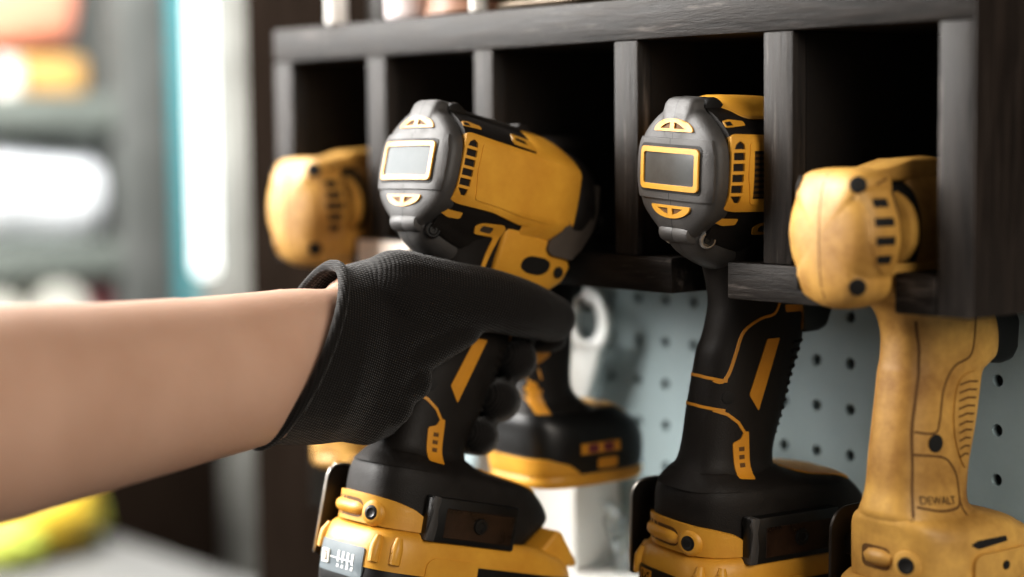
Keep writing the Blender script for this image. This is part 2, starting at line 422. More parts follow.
def impact_wrench(root, screen, gauge_mat, label_plate):
    # --- motor housing, black
    lo = [half_loop(HEAD, -9, 0.985, 0.89, 79), half_loop(HEAD, -5, 1, 0.905, 80), half_loop(HEAD, 4, 1, 0.95, 80), half_loop(HEAD, 14, 1, 0.985, 80), half_loop(HEAD, 22), half_loop(HEAD, 44), half_loop(HEAD, 60, 0.98, 0.97, 45), half_loop(HEAD, 74, 0.95, 0.88, 45)]
    hous = add('motor_housing', loft(lo), M['rubber'], root, smooth=50)
    HB = bvh_of(hous)
    # --- rear cap
    stations = [(-5, 0.985), (-8, 1.0), (-12.5, 1.0), (-14.6, 0.985), (-16.0, 0.955), (-17.4, 0.88), (-18.6, 0.72), (-19.3, 0.5), (-19.7, 0.25), (-19.8, 0.04)]
    cap = add('rear_cap', loft([half_loop(REAR, y, s, s, 46) for y, s in stations]), M['cap'], root, smooth=50)
    CB = bvh_of(cap)
    band = round_poly([(-33, 31.5), (33, 31.5), (33, 63), (-33, 63)], 1.5)
    band = [(max(-32, min(32, a)), b) for a, b in [(-30.2, 31.8), (30.2, 31.8), (31.6, 38), (32, 47), (31.6, 55), (29, 63), (-29, 63), (-31.6, 55), (-32, 47), (-31.6, 38)]]
    add('bumper_band', bevel_all(decal([band], rear_map, CB, 1.3, 3.0), 0.3, 1, 60), M['cap'], root)
    BB = bvh_of(cap, *[o for o in root.children if o.name.startswith('bumper_band')])
    # display label in a yellow frame
    fr = round_poly(rect(-24, 23.5, 36.6, 58.4), 3)
    hole = round_poly(rect(-21.2, 20.8, 39.4, 55.6), 1.6)
    add('label_recess', decal([round_poly(rect(-26, 24.8, 35.2, 60), 3.5)], rear_map, BB, 0.25, 0.8), M['dark_hole'], root)
    add('label_frame', decal([fr, hole], rear_map, BB, 1.3, 1.6), M['yellow'], root, 'yellow raised frame')
    add('rear_label', decal([round_poly(rect(-22, 21.4, 39, 56), 1.5)], rear_map, BB, 0.5, 0.5), screen, root, 'grey rectangular label plate')
    # half moon vents
    for sg, zc in ((1, 66.5), (-1, 28.8)):
        arc = [(16*math.cos(math.pi*k/12), zc+sg*(6.6*math.sin(math.pi*k/12))) for k in range(13)]
        q1 = [(-10.5, zc+sg*1.4), (-1.8, zc+sg*1.4), (-1.8, zc+sg*4.6), (-5.5, zc+sg*3.8)]
        q2 = [(-a, b) for a, b in q1]
        add('vent_trim', decal([round_poly(arc, 0.8, 2), q1, q2], rear_map, CB, 0.9, 1.3, 2.5), M['yellow'], root, 'yellow half moon vent')
        for q in (q1, q2):
            add('vent_opening', decal([q], rear_map, CB, 0.15, 0.3, 4), M['groove'], root)
    # --- yellow side panels
    P = [(-10, 61), (-9.5, 65), (-6, 66.5), (24, 65.5), (62, 64.8), (66, 62), (66, 28), (63, 24.5), (38, 24.3), (19, 27), (-4, 27.2), (-9.5, 28.6), (-11, 33)]
    P = round_poly(P, 2.5, 3)
    for sg in (1, -1):
        holes = []
        for k in range(6):
            zc = 60.8-5.45*k; dv = -0.25*k+0.9
            if k == 0: h = [(-8.2+dv, zc-1.9), (-1.6+dv, zc-1.9), (-2+dv, zc+0.6), (-4.6+dv, zc+2.2), (-7.2+dv, zc+0.6)]
            elif k == 5: h = [(-8+dv, zc+1.9), (-1.6+dv, zc+1.9), (-1.9+dv, zc-1.6), (-4.6+dv, zc-1.6)]
            else: h = rect(-8.3+dv, -1.4+dv, zc-1.9, zc+1.9)
            holes.append(h)
        add('side_panel', bevel_all(decal([P]+holes, side_map(sg), HB, 1.2, 2.2), 0.35, 2, 60), M['yellow'], root, 'yellow side panel with six vents')
        SB = bvh_of(*[o for o in root.children if o.name.startswith('side_panel')][-1:])
        inset = round_poly([(2.5, 62.3), (61, 61.2), (62.5, 58), (62.5, 31), (60, 28.5), (38, 28.5), (20, 30.4), (4, 31), (1.5, 46)], 2)
        add('panel_inset', bevel_all(decal([inset], side_map(sg), SB, 0.55, 0.8, 4), 0.3, 2, 60), M['yellow'], root)
        if label_plate:
            add('rating_label', decal([rect(5, 40, 34, 58)], side_map(sg), SB, 0.7, 0.4, 5), M['rating'], root, 'dark printed rating label')
        for pts in ([(-12.5, 23.6), (-11.0, 22.0), (-4, 19.6), (2.6, 20.0), (2.6, 23.4), (-6, 23.6), (-11, 25.5)], [(-8.6, 69.4), (5, 70.4), (5.5, 72.6), (-3, 73.4), (-8, 72.4)]):
            add('slot_trim', decal([round_poly(pts, 0.8, 2)], side_map(sg), HB, 0.7, 1.2, 3), M['yellow'], root)
            c = pts[0]
            add('slot_opening', decal([[(c[0]+1.0, c[1]-0.6), (c[0]+3.5, c[1]-1.2), (c[0]+3.6, c[1]+0.5), (c[0]+1.6, c[1]+0.6)]] if pts[0][1] < 50 else [[(-7.6, 70.3), (-3.5, 70.6), (-3.5, 72.4), (-7.2, 72)]], side_map(sg), HB, 0.85, 0.3, 5), M['dark_hole'], root)
    add('foot_lug', loft([[Vector((x, -13+r_*math.cos(2*math.pi*k/24), 14.5+r_*math.sin(2*math.pi*k/24))) for k in range(24)] for x, r_ in ((-12.2, 3.6), (-11.6, 4.8), (-9, 5.4), (-1, 5.5), (0, 5.2), (1, 5.5), (9, 5.4), (11.6, 4.8), (12.2, 3.6))]), M['cap'], root, 'rounded lug under the rear cap')
    ch = [(-15.5, 17.5, 10.5, 4), (-14, 16, 12.5, 6), (-10, 13.5, 14, 9.5), (-4, 11.5, 15, 11.5), (3, 9, 15.5, 12.5), (10, 6.5, 15.5, 12), (18, 4.5, 15, 10)]
    add('chin', loft([[Vector((su*math.copysign(abs(math.cos(t_))**0.8, math.cos(t_)), y, cz+sw*math.sin(t_))) for t_ in [2*math.pi*k/32 for k in range(32)]] for y, cz, su, sw in interp_rows(ch, 3)]), M['cap'], root, 'rounded grey chin under the rear cap', smooth=60)
    for sg in (1, -1):
        op = [(29.2, 70.3), (30.2, 72.2), (36.8, 71.6), (37.4, 69.2)]
        add('top_clip', decal([round_poly([(26.4, 69.6), (28.8, 74), (41.2, 73.2), (42.5, 66.6), (27, 67.2)], 0.8, 2), op], side_map(sg), HB, 0.9, 1.4, 3), M['yellow'], root)
        add('clip_opening', decal([op], side_map(sg), HB, 0.2, 0.3, 4), M['dark_hole'], root)
    # top rail: bump, ridge and front lug
    add('top_lug', bevel_all(prism_x([(-11, 78), (-11, 82.5), (-8, 84.3), (-2, 84.2), (1.5, 82), (3, 79)], -8, 8, 2.0, 3), 0.1, 1, 80), M['cap'], root)
    for sg in (1, -1):
        add('lug_recess', loft([[Vector((sg*x, -3.5+r_*1.15*math.cos(2*math.pi*k/24), 78.6+r_*math.sin(2*math.pi*k/24))) for k in range(24)] for x, r_ in ((4, 5.2), (11.5, 5.6), (13.2, 5.0), (13.4, 3.6))]), M['black'], root)
    add('rail_ridge', prism_x([(0, 79.5), (0, 80.9), (40, 80.9), (41.5, 83.4), (48, 83), (50, 80), (50, 78)], -13, 13, 0.8, 2), M['rubber'], root)
    # --- yellow gear case
    G = [(u*1.012, 45+(w-45)*1.012) for u, w in HEAD]
    lo = [half_loop(G, 42, 0.99, 0.99, 45), half_loop(G, 43.2, 1.015, 1.0, 45), half_loop(G, 50, 1.015, 1.0, 45), half_loop(G, 60, 1.01, 0.985, 44), half_loop(G, 68, 1.0, 0.945, 43), half_loop(G, 73, 0.99, 0.90, 42), half_loop(G, 76, 0.975, 0.87, 42)]
    gear = add('gear_case', loft(lo), M['yellow'], root, smooth=50)
    if label_plate:
        TS = [(0, 85.2), (9, 84.8), (16, 82), (21.5, 77.5), (25, 73.5), (16, 72), (0, 72)]
        add('top_shell', loft([half_loop(TS, y, a, b_, 72) for y, a, b_ in ((-1, 0.6, 0.75), (1, 0.7, 0.92), (6, 0.84, 0.99), (14, 0.97, 1.0), (30, 1.05, 0.98), (46, 1.08, 0.9), (50, 1.05, 0.75))]), M['yellow'], root, 'yellow top shell', smooth=50)
    # --- nose
    circ = lambda y, r, cz=42: [Vector((r*math.sin(t*math.pi/24), y, cz+r*1.03*math.cos(t*math.pi/24))) for t in range(48)]
    add('nose_housing', loft([circ(73, 31.5), circ(76.5, 33.4), circ(84, 33.4), circ(91, 31.8), circ(97, 28.5), circ(102, 24.0), circ(105, 20.5), circ(106, 18.5)]), M['rubber'], root, smooth=50)
    NB = bvh_of([o for o in root.children if o.name.startswith('nose_housing')][-1], gear)
    add('anvil', loft([circ(105, 10, 42), circ(108, 10, 42), circ(108.5, 6.4, 42), circ(119, 6.4, 42), circ(120, 5.8, 42)]), M['steel'], root, 'steel square drive anvil', smooth=30)
    # --- handle and lower housing
    rows = [(26, 2, 68, 27), (14, 3, 68, 23.5), (5, 5, 67, 20.5), (-3, 7, 66, 18.8), (-12, 9.5, 66, 17.6), (-23, 11.5, 66, 16.8), (-33, 10, 67, 16.5), (-42, 7.5, 67, 16.6), (-49, 4.5, 65, 16.8), (-63, 2.2, 59.5, 17.2), (-80, -0.6, 54.5, 17.6), (-97, -2.4, 48.6, 18.2), (-106, -4.6, 47.4, 19), (-111, -7.5, 48.5, 21.5), (-115, -11, 54, 26), (-118.5, -14, 62, 29.5)]
    hand = handle_obj(root, rows, 'handle', M['rubber'])
    LB = bvh_of(hand)
    for sg in (1, -1):
        mp = side_map(sg)
        l1 = [(p.x, p.y) for p in catmull([(4.6, -62.4, 0), (7.6, -63.0, 0), (11, -58.5, 0), (15.5, -46.5, 0), (20, -36.5, 0), (29, -30.6, 0), (38, -28.4, 0), (41.5, -22, 0)], 4)]
        add('trim_line', decal([stroke_poly(l1, 1.5)], mp, LB, 0.45, 0.9, 3), M['yellow_trim'], root, 'thin yellow trim line')
        l2 = [(3.4, -77.6), (9.5, -79.6), (15.5, -84.2), (20.3, -91)]
        add('trim_line', decal([stroke_poly(l2, 1.7)], mp, LB, 0.45, 0.9, 3), M['yellow_trim'], root, 'thin yellow trim line')
        add('grip_inlay', decal([round_poly([(33.8, -41.5), (42.3, -41.3), (28.5, -79), (22.2, -70.2)], 0.8, 2)], mp, LB, 0.5, 1.0, 3), M['yellow_trim'], root, 'slanted yellow grip inlay')
        add('grip_plate', decal([round_poly([(12, -94.6), (17, -93), (18.6, -89.5), (22, -89), (22.6, -113.6), (12.6, -112.6)], 1.2, 2)], mp, LB, 0.6, 1.1, 3), M['yellow_trim'], root, 'small yellow grip plate')
        for k in range(3):
            add('plate_mark', decal([rect(15.6, 19.0, -99.2-4.2*k, -97-4.2*k)], mp, LB, 0.72, 0.2, 4), M['groove'], root)
        o_, d_ = mp(10.5, -71); h_ = LB.ray_cast(o_, d_)
        add('handle_screw', bm_lathe(bmesh.new(), [(3.3, -1), (3.5, 0.3), (2.6, 0.45), (0.3, 0.4)], h_[0], h_[1], 18), M['dark_hole'], root)
        # L shaped yellow bracket and slot on the lower housing
        br = [(13.5, 18.6), (17, 20.8), (30.5, 22.2), (33, 20.2), (31, 8), (29.6, -3), (27.2, -2.5), (27.6, 8), (28.4, 14.8), (15.6, 14.2)]
        hh = round_poly(rect(17.5, 25.5, 16.0, 19.4), 1.2, 2)
        add('side_bracket', decal([round_poly(br, 1.2, 2), hh], mp, bvh_of(hand, hous), 0.7, 1.3, 3), M['yellow'], root)
        add('bracket_window', decal([hh], mp, bvh_of(hand, hous), 0.2, 0.3, 4), M['steel'], root)
    for path in ([(-17.6, -62.5), (-9, -61.4), (0, -61.0), (9, -61.4), (17.6, -62.5)], [(-17.4, -77.7), (-9, -76.6), (0, -76.2), (9, -76.6), (17.4, -77.7)]):
        add('trim_line', decal([stroke_poly(path, 1.5)], cyl_map(30), LB, 0.45, 0.9, 2), M['yellow_trim'], root, 'thin yellow trim line')
    # ribbed front of the grip
    rib = bmesh.new()
    for k in range(14):
        z = -45-4.4*k
        vv = []
        for j in range(11):
            a = -50+100*j/10
            t = math.radians(a); o = Vector((0, 40, z)); d = Vector((math.sin(t), math.cos(t), 0))
            h = LB.ray_cast(o+d*100, -d)
            vv.append(h[0] if h[0] else o)
        bm_tube(rib, vv, 1.1, 6)
    add('grip_ribs', rib, M['rubber'], root)
    # yellow nose bracket (below the gear case)
    side = [(33, 24.5), (66, 20), (68, 14.5), (82, 13), (86, 9), (84, 0), (77.5, -6.5), (66, -9.5), (60, -10), (46, -5), (34.5, -4), (34, 8)]
    tp = lambda z: 1.0+max(-0.35, min(0.16, (z-8)*0.012))
    nb = add('nose_bracket', prism_x(side, -25, 25, 2.2, 3, tp), M['yellow'], root)
    NBB = bvh_of(nb)
    for sg in (1, -1):
        mp = side_map(sg)
        add('bracket_slot', decal([round_poly([(51, 6.8), (55, 9.8), (66, 10.4), (71, 8.5), (71, 3.5), (66, 0.2), (56, 0), (51, 2.5)], 2.5, 3)], mp, NBB, 0.15, 0.3, 4), M['dark_hole'], root)
        add('bracket_slot', bm_lathe(bmesh.new(), [(3.4, 0), (3.2, 0.4), (0.5, 0.4)], (sg*24.6, 78, 4.5), (sg, 0, 0), 20), M['dark_hole'], root)
        sf = Surf(lambda y, z: min(33.2, 27.6+(z-13)*0.26)-max(0, y-82)*0.33)
        add('nose_bumper', bevel_all(decal([round_poly([(71, 34), (70, 27.5), (63.5, 20), (63.8, 15), (68, 12.5), (83, 12.5), (89, 20), (93.5, 31), (95, 44), (93, 58), (90, 58), (91, 44), (88, 36), (84, 30), (77, 29)], 1.5, 3)], side_map(sg), sf, 1.2, 4.5, 3), 0.6, 2, 60), M['bumper'], root, 'bronze grey front bumper')
    # trigger and selector
    add('trigger', prism_x([(62, -13), (84, -14), (88.5, -18), (89, -27), (86, -34), (84.5, -39), (78, -41.5), (66, -42)], -8, 8, 3, 3), M['black'], root)
    for sg in (1, -1):
        add('trigger_guard', bevel_all(decal([round_poly([(45, -24), (64, -24), (72, -26), (74, -33), (70, -38.5), (66, -39.5), (62, -38), (64, -31), (58, -28.4), (46, -28)], 1, 2)], side_map(sg), bvh_of(hand), 0.5, 1.0, 3), 0.2, 1, 60), M['yellow_trim'], root)
    add('direction_switch', prism_x([(52, -13), (64, -13), (65, -9), (52, -8.5)], -23, 23, 1.5, 2), M['black'], root)
    # foot bolt
    for sg in (1, -1):
        add('bolt', bm_lathe(bmesh.new(), [(4.6, -2), (4.8, 0.6), (4.0, 1.4), (3.2, 1.4), (2.8, 0.6), (0.6, 0.6)], (sg*15.4, -7.0, 12.0), (sg, -0.25, -0.1), 24), M['steel'] if label_plate else M['black'], root)
        add('bolt_insert', bm_lathe(bmesh.new(), [(2.4, 0), (2.3, 0.9), (1.2, 0.9), (1.0, 0.4)], (sg*16.3, -7.2, 11.9), (sg, -0.25, -0.1), 16), M['black'], root)
    # --- base
    rows = [(-110, -6.5, 47.5, 20), (-114, -9, 56, 25), (-117, -11.2, 76, 28.5), (-119.5, -12.4, 91, 30.6), (-124, -13.4, 99, 32), (-131, -13.6, 106, 32.8), (-137, -13.4, 108, 33), (-144, -12.6, 102, 33), (-152, -12, 94, 33)]
    base = add('base', loft([sup_loop(z, a, b, h, 3.2, 64) for z, a, b, h in interp_rows(rows, 3)]), M['rubber'], root, smooth=50)
    BS = bvh_of(base)
    ft = [(-36, -154), (-34, -149.5), (-30, -144), (-24.5, -139.6), (-17, -136.8), (-8, -135.6), (8, -135.6), (17, -136.8), (24.5, -139.6), (30, -144), (34, -149.5), (36, -154)]
    add('base_foot', bevel_all(decal([round_poly(ft, 2, 3)], cyl_map(30), BS, 2.2, 4.5, 3), 0.7, 2, 60), M['yellow'], root, 'yellow lower rear of the base')
    FB = bvh_of([o for o in root.children if o.name.startswith('base_foot')][-1])
    def on(bv, a, b):
        o, d = cyl_map(30)(a/2, b); return bv.ray_cast(o, d)[0], -d
    def arc_tube(a0, a1, z, r, up=0.0, n=10):
        bm = bmesh.new(); pts = []
        for k in range(n+1):
            h, d = on(FB, a0+(a1-a0)*k/n, z); pts.append(h+d*up)
        rr = [r*0.35]+[r*0.85]+[r]*(n-3)+[r*0.85, r*0.35]
        return bm_tube(bm, pts, rr, 12)
    add('foot_recess', decal([round_poly([(-17, -149.5), (5, -149.5), (5, -139), (-17, -139)], 4, 4)], cyl_map(30), FB, 0.1, 0.3, 2.5), M['groove'], root)
    add('foot_roll', arc_tube(-32, 12, -144.4, 4.0, -1.2), M['yellow'], root)
    h, d = on(FB, 20, -145)
    add('foot_boss', bm_lathe(bmesh.new(), [(7.6, -1.5), (6.8, 0.6), (5.2, 1.8), (4.0, 1.9), (3.6, 1.0)], h, d, 26), M['yellow'], root)
    add('foot_screw', bm_lathe(bmesh.new(), [(3.9, 0.6), (4.0, 2.0), (2.6, 2.3), (2.0, 1.96), (0.4, 1.96)], h, d, 20), M['black'], root)
    # lamp box on the right flank
    sx = 1
    fr = bevel_all(box(31.5, 38.5, 8.5, 69, -155, -130.5), 1.2, 2)
    add('flank_box', fr, M['black'], root)
    add('flank_lip', prism_x([(8, -154.6), (13.5, -154.8), (14.3, -146), (13.2, -138), (14.5, -130.6), (9.4, -130), (8.4, -134), (9.6, -138), (9.2, -146)], 31, 39.2, 0.8, 2), M['cap'], root)
    add('flank_window', box(38.0, 38.9, 19, 66, -152, -136, 0.3, 1), M['brown_window'], root, 'brown smoked window')
    add('flank_screw', bm_lathe(bmesh.new(), [(4.6, 0), (4.2, 1.2), (2.6, 1.3), (2.2, 0.7), (0.4, 0.7)], (38.8, 43, -143.5), (1, 0, 0), 20), M['black'], root)
    # pale top plate at the front of the base
    add('top_plate', decal([round_poly([(-22, 56), (14, 56), (20, 64), (20, 92), (12, 98), (-14, 98), (-22, 92)], 2, 2)], lambda a, b: (Vector((a, b, -60)), Vector((0, 0, -1))), BS, 0.9, 1.8, 4), M['yellow'], root)
    # belt hook on the left flank
    bh = [(-9, -176), (-9.5, -131), (-6.5, -125.5), (0, -124), (16, -124), (22, -128), (24, -150), (22, -176)]
    add('belt_hook', bevel_all(prism_x(round_poly(bh, 3, 3), -41.5, -39.6), 0.4, 1, 40), M['dark_steel'], root)
    add('hook_bridge', box(-41, -31, 2, 18, -150, -140, 1), M['dark_steel'], root)
    add('hook_edge', bm_tube(bmesh.new(), [(-40.5, -9.3, -175), (-40.5, -9.8, -131.5), (-40.5, -8.6, -128), (-40.5, -5.5, -125), (-40.5, 0, -123.6), (-40.5, 14, -123.6)], 0.75, 8), M['steel'], root, 'lit edge of the hook')  # edge highlight built as a bright steel tube
    # --- battery
    rows = [(-151.5, -9, 102, 33), (-153.5, -13, 109, 35.5), (-157, -15.5, 119, 37.4), (-162, -17, 125, 38.4), (-168, -17.5, 127, 38.8), (-174, -17.5, 127, 38.8)]
    bat = add('battery', loft([sup_loop(z, a, b, h, 4.2, 64) for z, a, b, h in interp_rows(rows, 3)]), M['yellow'], root, 'yellow slide battery', smooth=50)
    pc = lambda n_, b_, m_, l_=None: add(n_, b_, m_, bat, l_)
    rows = [(-173, -16.8, 126, 38.3), (-183, -17, 126, 38.3), (-195, -14, 123, 37), (-200, -9, 117, 33)]
    low = pc('battery_case', loft([sup_loop(z, a, b, h, 4.2, 64) for z, a, b, h in interp_rows(rows, 3)]), M['black'], 'black lower battery case')
    pc('battery_nose', prism_x([(88, -153), (98, -152), (106, -141), (110, -141), (124, -156), (125, -160), (90, -163)], -29, 29, 2.5, 3), M['yellow'])
    KB = bvh_of(bat, low)
    gp = round_poly(rect(-22, 20, -181, -164), 1.5, 2)
    pc('gauge_panel', decal([gp], rear_map, KB, 0.8, 1.4, 3), gauge_mat, 'fuel gauge panel')
    if gauge_mat is M['gauge']:
        pc('gauge_button', bevel_all(decal([round_poly(rect(-18.5, -10.5, -177, -169.5), 1.2, 2)], rear_map, KB, 1.7, 1.4, 4), 0.3, 1, 60), M['spool'])
        pc('button_mark', decal([stroke_poly([(-16, -171.2), (-13, -171.2), (-13, -175.4), (-16, -175.4)], 0.6)], rear_map, KB, 1.8, 0.3, 1.5), M['groove'])
        pc('gauge_line', decal([rect(-10, 13, -173.4, -172.7)], rear_map, KB, 0.95, 0.3, 1.5), M['gauge_mark'])
        for k in range(4):
            pc('gauge_bar', decal([rect(-2.8+4.6*k, -0.8+4.6*k, -177.8, -168.8)], rear_map, KB, 1.0, 0.3, 1.5), M['gauge_mark'])
    else:
        pc('label_border', decal([stroke_poly([(-19.5, -166), (-10, -166), (-10, -176), (-19.5, -176), (-19.5, -166)], 0.8)], rear_map, KB, 0.95, 0.3, 1.5), M['yellow_trim'])
        pc('label_mark', decal([stroke_poly([(-17.2, -168.2), (-14.2, -168.2), (-12.4, -169.8), (-12.4, -172), (-14.2, -173.8), (-17.2, -173.8)], 1.0)], rear_map, KB, 0.95, 0.3, 1.5), M['yellow_trim'])
    for sg in (1, -1):
        pc('side_stripe', decal([round_poly([(12, -167), (16, -163.5), (46, -163.5), (46, -188), (12, -186)], 2, 3)], side_map(sg), KB, 0.9, 1.4, 4), M['yellow'])
        pc('side_band', decal([rect(46, 118, -190, -166)], side_map(sg), KB, 0.5, 1.0, 5), M['black'])
    # scalloped shoulders at the battery's rear right
    for sg in (1, -1):
        for a in (30, 43):
            t = math.radians(a); pts = []
            for z in (-170, -161, -156):
                o, d = Vector((sg*math.sin(t)*150, 30-math.cos(t)*150, z)), Vector((-sg*math.sin(t), math.cos(t), 0))
                hh = KB.ray_cast(o, d)[0]; pts.append(hh)
            pc('battery_rib', bm_tube(bmesh.new(), pts, [3.2, 3.4, 2.0], 10), M['yellow'])
    return root

# dark printed rating label
m, t, b = nt('printed rating label'); N = t.nodes; L = t.links
tc = N.new('ShaderNodeTexCoord'); wv = N.new('ShaderNodeTexWave'); wv.bands_direction = 'Z'; wv.inputs['Scale'].default_value = 110
L.new(tc.outputs['Object'], wv.inputs['Vector'])
rp = N.new('ShaderNodeValToRGB'); rp.color_ramp.elements[0].position = 0.45; rp.color_ramp.elements[0].color = (0.012, 0.008, 0.005, 1); rp.color_ramp.elements[1].position = 0.6; rp.color_ramp.elements[1].color = (0.10, 0.05, 0.008, 1)
L.new(wv.outputs['Fac'], rp.inputs['Fac']); L.new(rp.outputs['Color'], b.inputs['Base Color']); b.inputs['Roughness'].default_value = 0.5
M['rating'] = m

# ------------------------------------------------------------------ all-yellow worn drill
DREAR = [(0, 49), (11, 48.6), (17.5, 47.2), (21, 44.6), (22, 41), (21.8, 38), (23.8, 33.5), (26.6, 26), (27.8, 17), (26.6, 8), (23.6, 1), (21.8, -1.8), (22, -5), (21, -9.5), (16.5, -13.5), (8, -16.6), (0, -17.6)]
DGEAR = [(0, 54), (8, 53), (16, 49), (23, 42), (27.5, 32), (29, 20), (28, 8), (23, -3), (16, -8), (8, -10), (0, -11)]

def worn_drill(root, nvent, lettering, with_battery=True):
    Y = M['yellow_worn']
    st = [(-2, 0.97), (-6, 1.0), (-14, 1.0), (-19, 0.985), (-23, 0.94), (-26, 0.85), (-28.2, 0.70), (-29.6, 0.48), (-30.2, 0.24), (-30.4, 0.04)]
    cap = add('rear_cap', loft([half_loop(DREAR, -2+(y+2)*0.9, s, s, 16.5) for y, s in st]), Y, root, smooth=50)
    CB = bvh_of(cap)
    for sg in (1, -1):
        for z in (41.5, -5.5):
            dd = Vector((-0.77*sg, 0.64, 0)); h0 = CB.ray_cast(Vector((22*sg, -24, z))-dd*80, dd)
            if h0[0] is not None:
                add('cap_screw', bm_lathe(bmesh.new(), [(3.9, -3), (4.0, 0.4), (3.4, 0.6), (0.3, 0.45)], h0[0], h0[1], 18), M['dark_hole'], root)
        pl = round_poly([(-24, 37), (-11, 41.5), (-4.5, 38), (-3.5, 9), (-9, -1), (-18, 7), (-21, 16), (-20.5, 26)], 3, 3)
        n = nvent; holes = []
        for k in range(n):
            zc = 33-(26/(n-1))*k if n > 1 else 20
            w = 6.4-abs(k-(n-1)/2)*1.2
            holes.append(rect(-12.8-w, -12.8+w, zc-2.0, zc+2.0))
        add('vent_panel', bevel_all(decal([pl]+holes, side_map(sg), CB, 1.0, 2.0, 3), 0.3, 1, 60), Y, root)
        for hq in holes: add('vent_opening', decal([hq], side_map(sg), CB, 0.85, 0.3, 4), M['dark_hole'], root)
        bm = bmesh.new(); pts = [(-27, 45), (-17, 45), (-9, 44), (-4, 40)]
        add('embossed_line', decal([stroke_poly([(-26, 36), (-20, 33), (-12, 41.8), (-5, 44)], 1.0)], side_map(sg), CB, 0.15, 0.3, 3), M['groove'], root)
    add('collar', loft([half_loop(DGEAR, y, s, s, 20) for y, s in ((-4, 0.72), (18, 0.72))]), M['dark_hole'], root)
    lo = [half_loop(DGEAR, y, s, s*0.62, 20) for y, s in ((4, 0.90), (5, 0.96), (8, 0.97), (9.5, 0.95))]
    add('housing_ring', loft(lo), Y, root, smooth=50)
    lo = [half_loop(DGEAR, y, s*0.62, s, 20) for y, s in ((17, 0.86), (18, 0.93), (24, 0.97), (40, 0.99), (56, 0.95), (60, 0.85))]
    hs = add('gear_housing', loft(lo), Y, root, smooth=50)
    add('top_strap', bevel_all(prism_x([(-14, 42), (-12, 47), (6, 48.5), (22, 52.5), (40, 52.5), (40, 42)], -13, 13, 2.5, 3), 0.05, 1, 85), Y, root)
    circ = lambda y, r: [Vector((r*math.sin(t*math.pi/20), y, 22+r*math.cos(t*math.pi/20))) for t in range(40)]
    add('chuck', loft([circ(58, 21), (circ(74, 21.5)), circ(76, 19.5), circ(92, 17), circ(100, 11), circ(101, 6)]), M['black'], root, 'black keyless chuck', smooth=50)
    rows = [(4, -8, 60, 21), (-7, -4, 64, 20), (-12, 3, 66, 19), (-17, 12, 70, 18.4), (-22, 17, 82, 17.8), (-32, 20.5, 88, 17.2), (-44, 20, 88, 17), (-49, 19, 82, 17), (-53, 18.6, 76.5, 17), (-65, 17.2, 74, 17.2), (-78, 15.6, 71, 17.6), (-92, 14, 67, 18), (-106, 13, 64.5, 18.6), (-114, 11.6, 63.5, 20), (-118, 11, 65, 22), (-121, 11.8, 70, 25)]
    h = handle_obj(root, rows, 'handle', Y, 2.8)
    LB = bvh_of(h)
    for sg in (1, -1):
        mp = side_map(sg)
        ls = [[(5.5, -18), (8, -27), (7.2, -45), (4.5, -66), (3.2, -80), (2.6, -100), (-1, -118)] if False else [(24, -25), (26.5, -40), (23.5, -62), (21, -78), (20, -100), (18, -117), (12, -126)],
              [(22, -77.8), (33, -79), (36, -73), (39, -58), (46, -48), (57, -43.8), (60, -36), (60.5, -24)],
              [(20, -88.5), (37, -91), (44, -96), (48, -104), (49, -120)],
              [(20.5, -113.5), (34, -116.5), (46, -116), (48.5, -112)]]
        for path in ls:
            p2 = [(p.x, p.y) for p in catmull([(a, b_, 0) for a, b_ in path], 4)]
            add('embossed_line', decal([stroke_poly(p2, 1.15)], mp, LB, 0.16, 0.4, 3), M['groove'], root)
        gp = [(p.x, p.y) for p in catmull([(47, -60, 0), (52, -53, 0), (63, -51.5, 0), (66, -58, 0), (64, -74, 0), (59, -92, 0), (54, -98, 0), (47.5, -88, 0), (45, -74, 0)], 4, True)]
        add('grip_pad', bevel_all(decal([gp], mp, LB, 0.9, 1.4, 3), 0.3, 1, 60), Y, root)
        for k in range(10):
            z = -56-3.9*k; a0 = 48+abs(k-4)*0.25; a1 = 63.5-k*0.75
            add('grip_rib', decal([stroke_poly([(a0, z-1), ((a0+a1)/2, z+0.2), (a1, z-0.6)], 1.0)], mp, LB, 1.05, 0.5, 4), M['groove'], root)
        add('handle_screw', bm_lathe(bmesh.new(), [(4.2, -1), (4.4, 0.7), (3.6, 0.8), (0.4, 0.6)], (sg*17.2, 33, -84), (sg, -0.08, 0), 20), M['dark_hole'], root)
        if lettering and sg > 0:
            add('raised_lettering', text_bm('DEWALT', 5.6, mp, LB, 22, -112.2, 0.35, -0.1), M['text_dark'], root)
    add('trigger', prism_x([(80, -20), (101, -22), (105, -30), (104, -44), (100, -49.5), (92, -51), (80, -50)], -8.5, 8.5, 3, 3), M['black'], root)
    add('rear_seam', decal([stroke_poly([(0, 46), (0, 30), (0, 10), (0, -14)], 0.7)], rear_map, CB, 0.1, 0.3, 3), M['groove'], root)
    rows = [(-119, 12.5, 66, 22), (-122, 12, 78, 27), (-125, 12.5, 87, 30.5), (-128, 13, 92, 32.2), (-130, 13.2, 96, 33.0), (-135, 13.4, 98, 33.4)] + ([(-150, 13.8, 98, 33.4), (-153, 15, 96, 32.4)] if with_battery else [(-142, 13.6, 97, 33.2), (-145, 15, 95, 32.2)])
    if not with_battery: rows = [(z, a-11, b_, hw) for z, a, b_, hw in rows]
    base = add('base', loft([sup_loop(z, a, b_, hw, 3.2, 64) for z, a, b_, hw in interp_rows(rows, 3)]), Y, root, smooth=50)
    BS = bvh_of(base)
    add('foot_recess', decal([round_poly(rect(-8, 4.5, -146, -134.5), 3, 3)], cyl_map(56), BS, 0.15, 0.3, 3), M['groove'], root)
